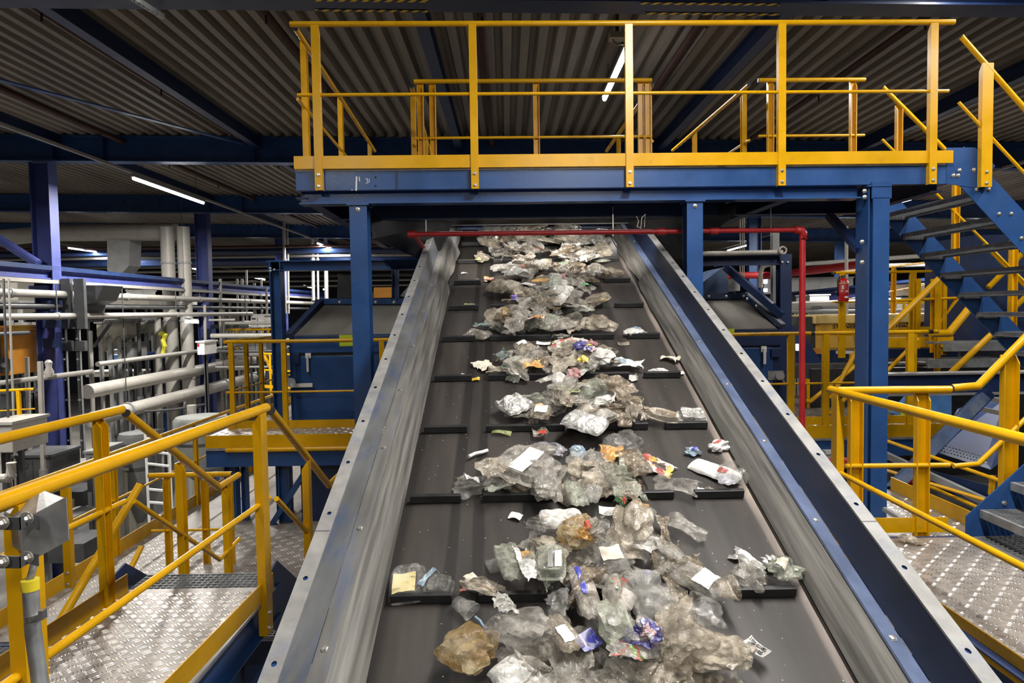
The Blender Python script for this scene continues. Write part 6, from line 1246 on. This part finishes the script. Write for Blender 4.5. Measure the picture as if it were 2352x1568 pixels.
 (1522,963,90,36,-20,'lid',BE,'plastic_tray','tray','oval brown stained tray left of the silver tray',[('L',BW,.05,0,.5,.4,'brown stain')]),
 (1484,953,20,16,0,'bag',BW,'plastic_wad','plastic wad','small dirty wad left of the oval stained tray',[]),
 (1405,960,90,56,-40,'wrap',WH,'plastic_film','plastic film','cream film trailing right on the fourth cleat',[]),
 (1455,962,60,34,-30,'sheet',BW,'plastic_film','plastic film','grey brown film at the right end of the fourth heap',[]),
 (1400,906,110,70,-40,'sheet',BW,'plastic_film','plastic film','broad brown grey film at the upper right of the fourth heap',[]),
 (1300,876,30,32,0,'bag',LB,'plastic_wad','plastic wad','sky blue wad at the top of the fourth heap',[]),
 (1319,890,30,34,0,'bag',PK,'plastic_wad','plastic wad','pink and purple wad right below the sky blue one',[]),
 (1152,986,44,22,-8,'flat',LG_,'plastic_film','plastic scrap','flat yellow green scrap lying over the fourth cleat at left',[]),
 (1306,926,44,36,10,'sheet',LG_,'plastic_film','plastic film','lime green film in the middle of the fourth heap',[]),
 (1093,864,18,14,0,'flat',YL,'card_scrap','card','yellow card scrap on the fifth cleat at left',[]),
 (1068,860,28,16,-20,'sheet',WH,'plastic_film','plastic scrap','white film scrap left of the yellow card scrap',[]),
 (1112,836,40,40,30,'sheet',PAB,'paper_sheet','paper','folded beige paper at the left of the fifth heap',[]),
 (1142,856,44,26,-10,'sheet',BE,'plastic_film','plastic film','beige film right below the folded beige paper',[]),
 (1163,826,40,34,30,'sheet',TE,'plastic_film','plastic film','dark grey clear film at the left top of the fifth heap',[]),
 (1170,846,28,40,-20,'pouch',WH,'plastic_pouch','plastic pouch','mint white pouch with green end on the fifth cleat',[('L',GR,0,-.4,.7,.12,'green end')]),
 (1206,816,44,44,20,'pouch',BE,'plastic_pouch','plastic pouch','pouch with white patch at the top of the fifth heap',[('L',WP,-.1,.2,.5,.4,'white patch')]),
 (1222,852,44,26,10,'sheet',OR,'plastic_film','plastic film','orange film in the fifth heap',[]),
 (1310,802,80,30,12,'sheet',PM2,'food_wrapper','wrapper','red and green printed wrapper at the top of the fifth heap',[]),
 (1362,796,18,20,40,'strip',PK,'plastic_strip','plastic strip','pink strip right of the red and green wrapper',[]),
 (1331,830,28,30,-20,'bag',NV,'plastic_wad','plastic wad','dark violet wad in the middle of the fifth heap',[]),
 (1352,838,26,26,10,'bag',PM3,'printed_bag','plastic bag','yellow and navy scrap right of the dark violet wad',[('L',YL,0,.1,.5,.3,'yellow print')]),
 (1338,854,22,20,0,'bag',YL,'plastic_wad','plastic wad','bright yellow wad below the dark violet wad',[]),
 (1442,838,64,30,-15,'sheet',WP,'plastic_film','plastic film','white film with blue print at the right of the fifth heap',[('L',LB,-.2,0,.3,.5,'blue print')]),
 (1464,862,36,24,0,'sheet',WH,'plastic_film','plastic film','white film hanging over the fifth cleat at right',[]),
 (1510,852,44,22,-8,'bag',SV,'foil_wad','foil','silvery blue wad on the right part of the fifth cleat',[]),
 (1556,850,30,14,0,'flat',WP,'plastic_chip','plastic scrap','white flat scrap at the right end of the fifth cleat',[]),
 (1540,820,40,26,-35,'wrap',PAB,'plastic_film','plastic film','dirty pinkish scrap alone above the right end of fifth cleat',[]),
 (1432,783,26,14,0,'flat',BE,'plastic_chip','plastic scrap','oval beige scrap alone below the sixth cleat at right',[]),
 (1248,783,32,18,-10,'flat',PAP,'paper_scrap','paper scrap','white paper scrap lying just below the sixth cleat',[]),
 (1096,766,66,36,-30,'pouch',GY,'plastic_pouch','plastic pouch','large grey clear pouch hanging over the left part of sixth cleat',[]),
 (1112,750,46,20,0,'sheet',TE,'plastic_film','plastic film','dark teal film behind the large grey clear pouch',[]),
 (1057,770,18,10,0,'flat',YL,'card_scrap','card','small scrap with orange yellow print at left on the sixth cleat',[]),
 (1189,758,22,22,0,'flat',PAB,'paper_label','label','cream square label in the sixth heap',[]),
 (1228,765,44,20,8,'sheet',PM4,'food_wrapper','wrapper','black and pink printed wrapper on the sixth cleat',[]),
 (1368,756,80,40,-10,'bag',BE,'plastic_bag','plastic bag','big beige bag at the right end of the sixth heap',[]),
 (1457,762,46,22,8,'bag',WH,'plastic_wad','plastic wad','white and blue wad alone on the right of the sixth cleat',[('L',LB,.15,.1,.35,.4,'blue print')]),
 (1165,757,26,26,0,'bag',AM,'plastic_wad','plastic wad','amber wad left of the cream square label',[]),
 (1211,671,36,24,-30,'flat',PAP,'paper_label','label','white printed paper in the seventh heap',[]),
 (1182,699,18,12,-20,'lid',PU,'round_cover','lid','purple lid at the lower left of the seventh heap',[]),
 (1078,700,32,12,0,'lid',LG_,'round_cover','lid','pale oval lid alone on the left part of the seventh cleat',[]),
 (1345,682,34,8,30,'strip',GR,'plastic_string','string','green string right of the seventh heap',[]),
 (1386,684,16,10,0,'bag',YL,'plastic_wad','plastic wad','small yellow wad right of the green string',[]),
 (1240,668,34,16,10,'sheet',OR,'plastic_film','plastic film','orange film right of the white printed paper',[]),
 (1202,624,16,12,0,'bag',RE,'plastic_wad','plastic wad','bright red wad in the eighth heap',[]),
 (1280,648,38,22,-10,'sheet',PK,'plastic_film','plastic film','pink film on the eighth cleat',[]),
 (1306,625,32,10,5,'sheet',GR,'plastic_film','plastic film','dark green film right in the eighth heap',[]),
 (1122,640,26,14,0,'bag',PM,'printed_bag','plastic bag','many coloured wad at the left of the eighth cleat',[]),
 (1097,643,20,12,0,'bag',GC,'plastic_wad','plastic wad','clear wad at the far left of the eighth cleat',[]),
 (1066,622,14,6,0,'flat',WP,'plastic_chip','plastic scrap','white chip alone at far left below the ninth cleat',[]),
 (1240,584,34,14,5,'sheet',RE,'plastic_film','plastic film','red film in the ninth heap',[]),
 (1100,600,14,10,0,'bag',LG_,'plastic_wad','plastic wad','green wad at the left of the ninth cleat',[]),
 (1103,573,14,7,0,'flat',PK,'plastic_chip','plastic scrap','pink scrap at the far left on the tenth cleat',[]),
]
BG = 'single pieces of plastic waste on the belt'
HEAPS = [ # n, u range, v range, seed, detail, size range, max height, words
 (26, (1060, 1690), (1480, 1620), 11, 4, .12, .24, .10, 'at the bottom edge'),
 (34, (1190, 1600), (1190, 1395), 12, 4, .10, .21, .09, 'on the second cleat from below'),
 (28, (1130, 1490), (1050, 1150), 13, 4, .10, .21, .09, 'on the third cleat from below'),
 (32, (1170, 1470), (885, 985), 14, 4, .10, .24, .10, 'on the fourth cleat from below'),
 (28, (1140, 1450), (800, 865), 15, 3, .10, .22, .10, 'on the fifth cleat from below'),
 (38, (1110, 1390), (700, 775), 16, 3, .11, .26, .11, 'on the sixth cleat from below'),
 (36, (1130, 1400), (650, 707), 17, 3, .11, .26, .12, 'on the seventh cleat from below'),
 (34, (1110, 1420), (608, 652), 18, 3, .12, .28, .12, 'on the eighth cleat from below'),
 (30, (1100, 1420), (575, 605), 19, 3, .12, .28, .13, 'on the ninth cleat from below'),
 (24, (1110, 1420), (553, 575), 20, 3, .13, .30, .13, 'on the tenth cleat from below'),
 (20, (1120, 1400), (533, 550), 21, 3, .13, .30, .13, 'on the eleventh cleat from below'),
 (14, (1125, 1330), (516, 528), 22, 2, .13, .30, .12, 'on the topmost visible cleat'),
]
for n, us, vs, seed, det, a, b, hm, words_ in HEAPS: name_heap(fill(n, us, vs, seed, det, a, b, hm), words_)
for i, (u, v, wp, hp, yaw, kind, m_, nm, cat, lab, ex_) in enumerate(NOTE):
    rg = np.random.default_rng(500+i); x, s = buv(u, v, .03); z = at(u, v, 1).length; dz = (v - 92.0); l = wp*2.208/dz; w = hp*2.6/dz
    if kind in ('strip', 'stick', 'flat'): w = hp*2.3/dz
    h = {'tray': .035, 'lid': .03, 'flat': .012, 'strip': .05, 'stick': .01, 'cup': .6*w, 'pouch': .35*min(l, w), 'sheet': .38*min(l, w), 'wrap': .35*min(l, w), 'bag': .55*min(l, w)}[kind]
    o, P = place(nm, kind, m_, x, s, l, w, max(.008, h), radians(yaw), rg, 4 if v > 850 else 3, 6, top=1.0)
    tag(o, lab, cat, BG)
    for e in ex_:
        if e[0] == 'L': patch(o, P, e[1], e[2]*l, e[3]*w, e[4]*l, e[5]*w, label=e[6], name='printed_patch' if 'label' not in e[6] else 'paper_label')
        elif e[0] == 'E':
            q = patch(o, P, e[1], e[2]*l, 0, .045, .04, name='emblem', label='small dark red round emblem', lift=.003)
        elif e[0] == 'B':
            for a in (-.25, 0, .25):
                for c in (-.22, .22):
                    q = patch(o, P, BK, a*l, c*w, .018, .014, name='pill_cup', lift=.002)
for o in list(COL.objects):
    if '_px' in o.keys(): del o['_px']
# stray film on the right walkway
rg = np.random.default_rng(77); P, Fc = shape('sheet', .14, .09, .05, rg, 3); me = bpy.data.meshes.new('plastic_film'); me.from_pydata(P.tolist(), [], [tuple(f) for f in Fc]); me.materials.append(BW)
o = bpy.data.objects.new('plastic_film', me); COL.objects.link(o); q = at(2104, 1252, 4.15); o.location = (q.x, 4.2, ZRW+EZ+.003); tag(o, 'crumpled brown film lying at the rear edge of the right walkway', 'plastic film')
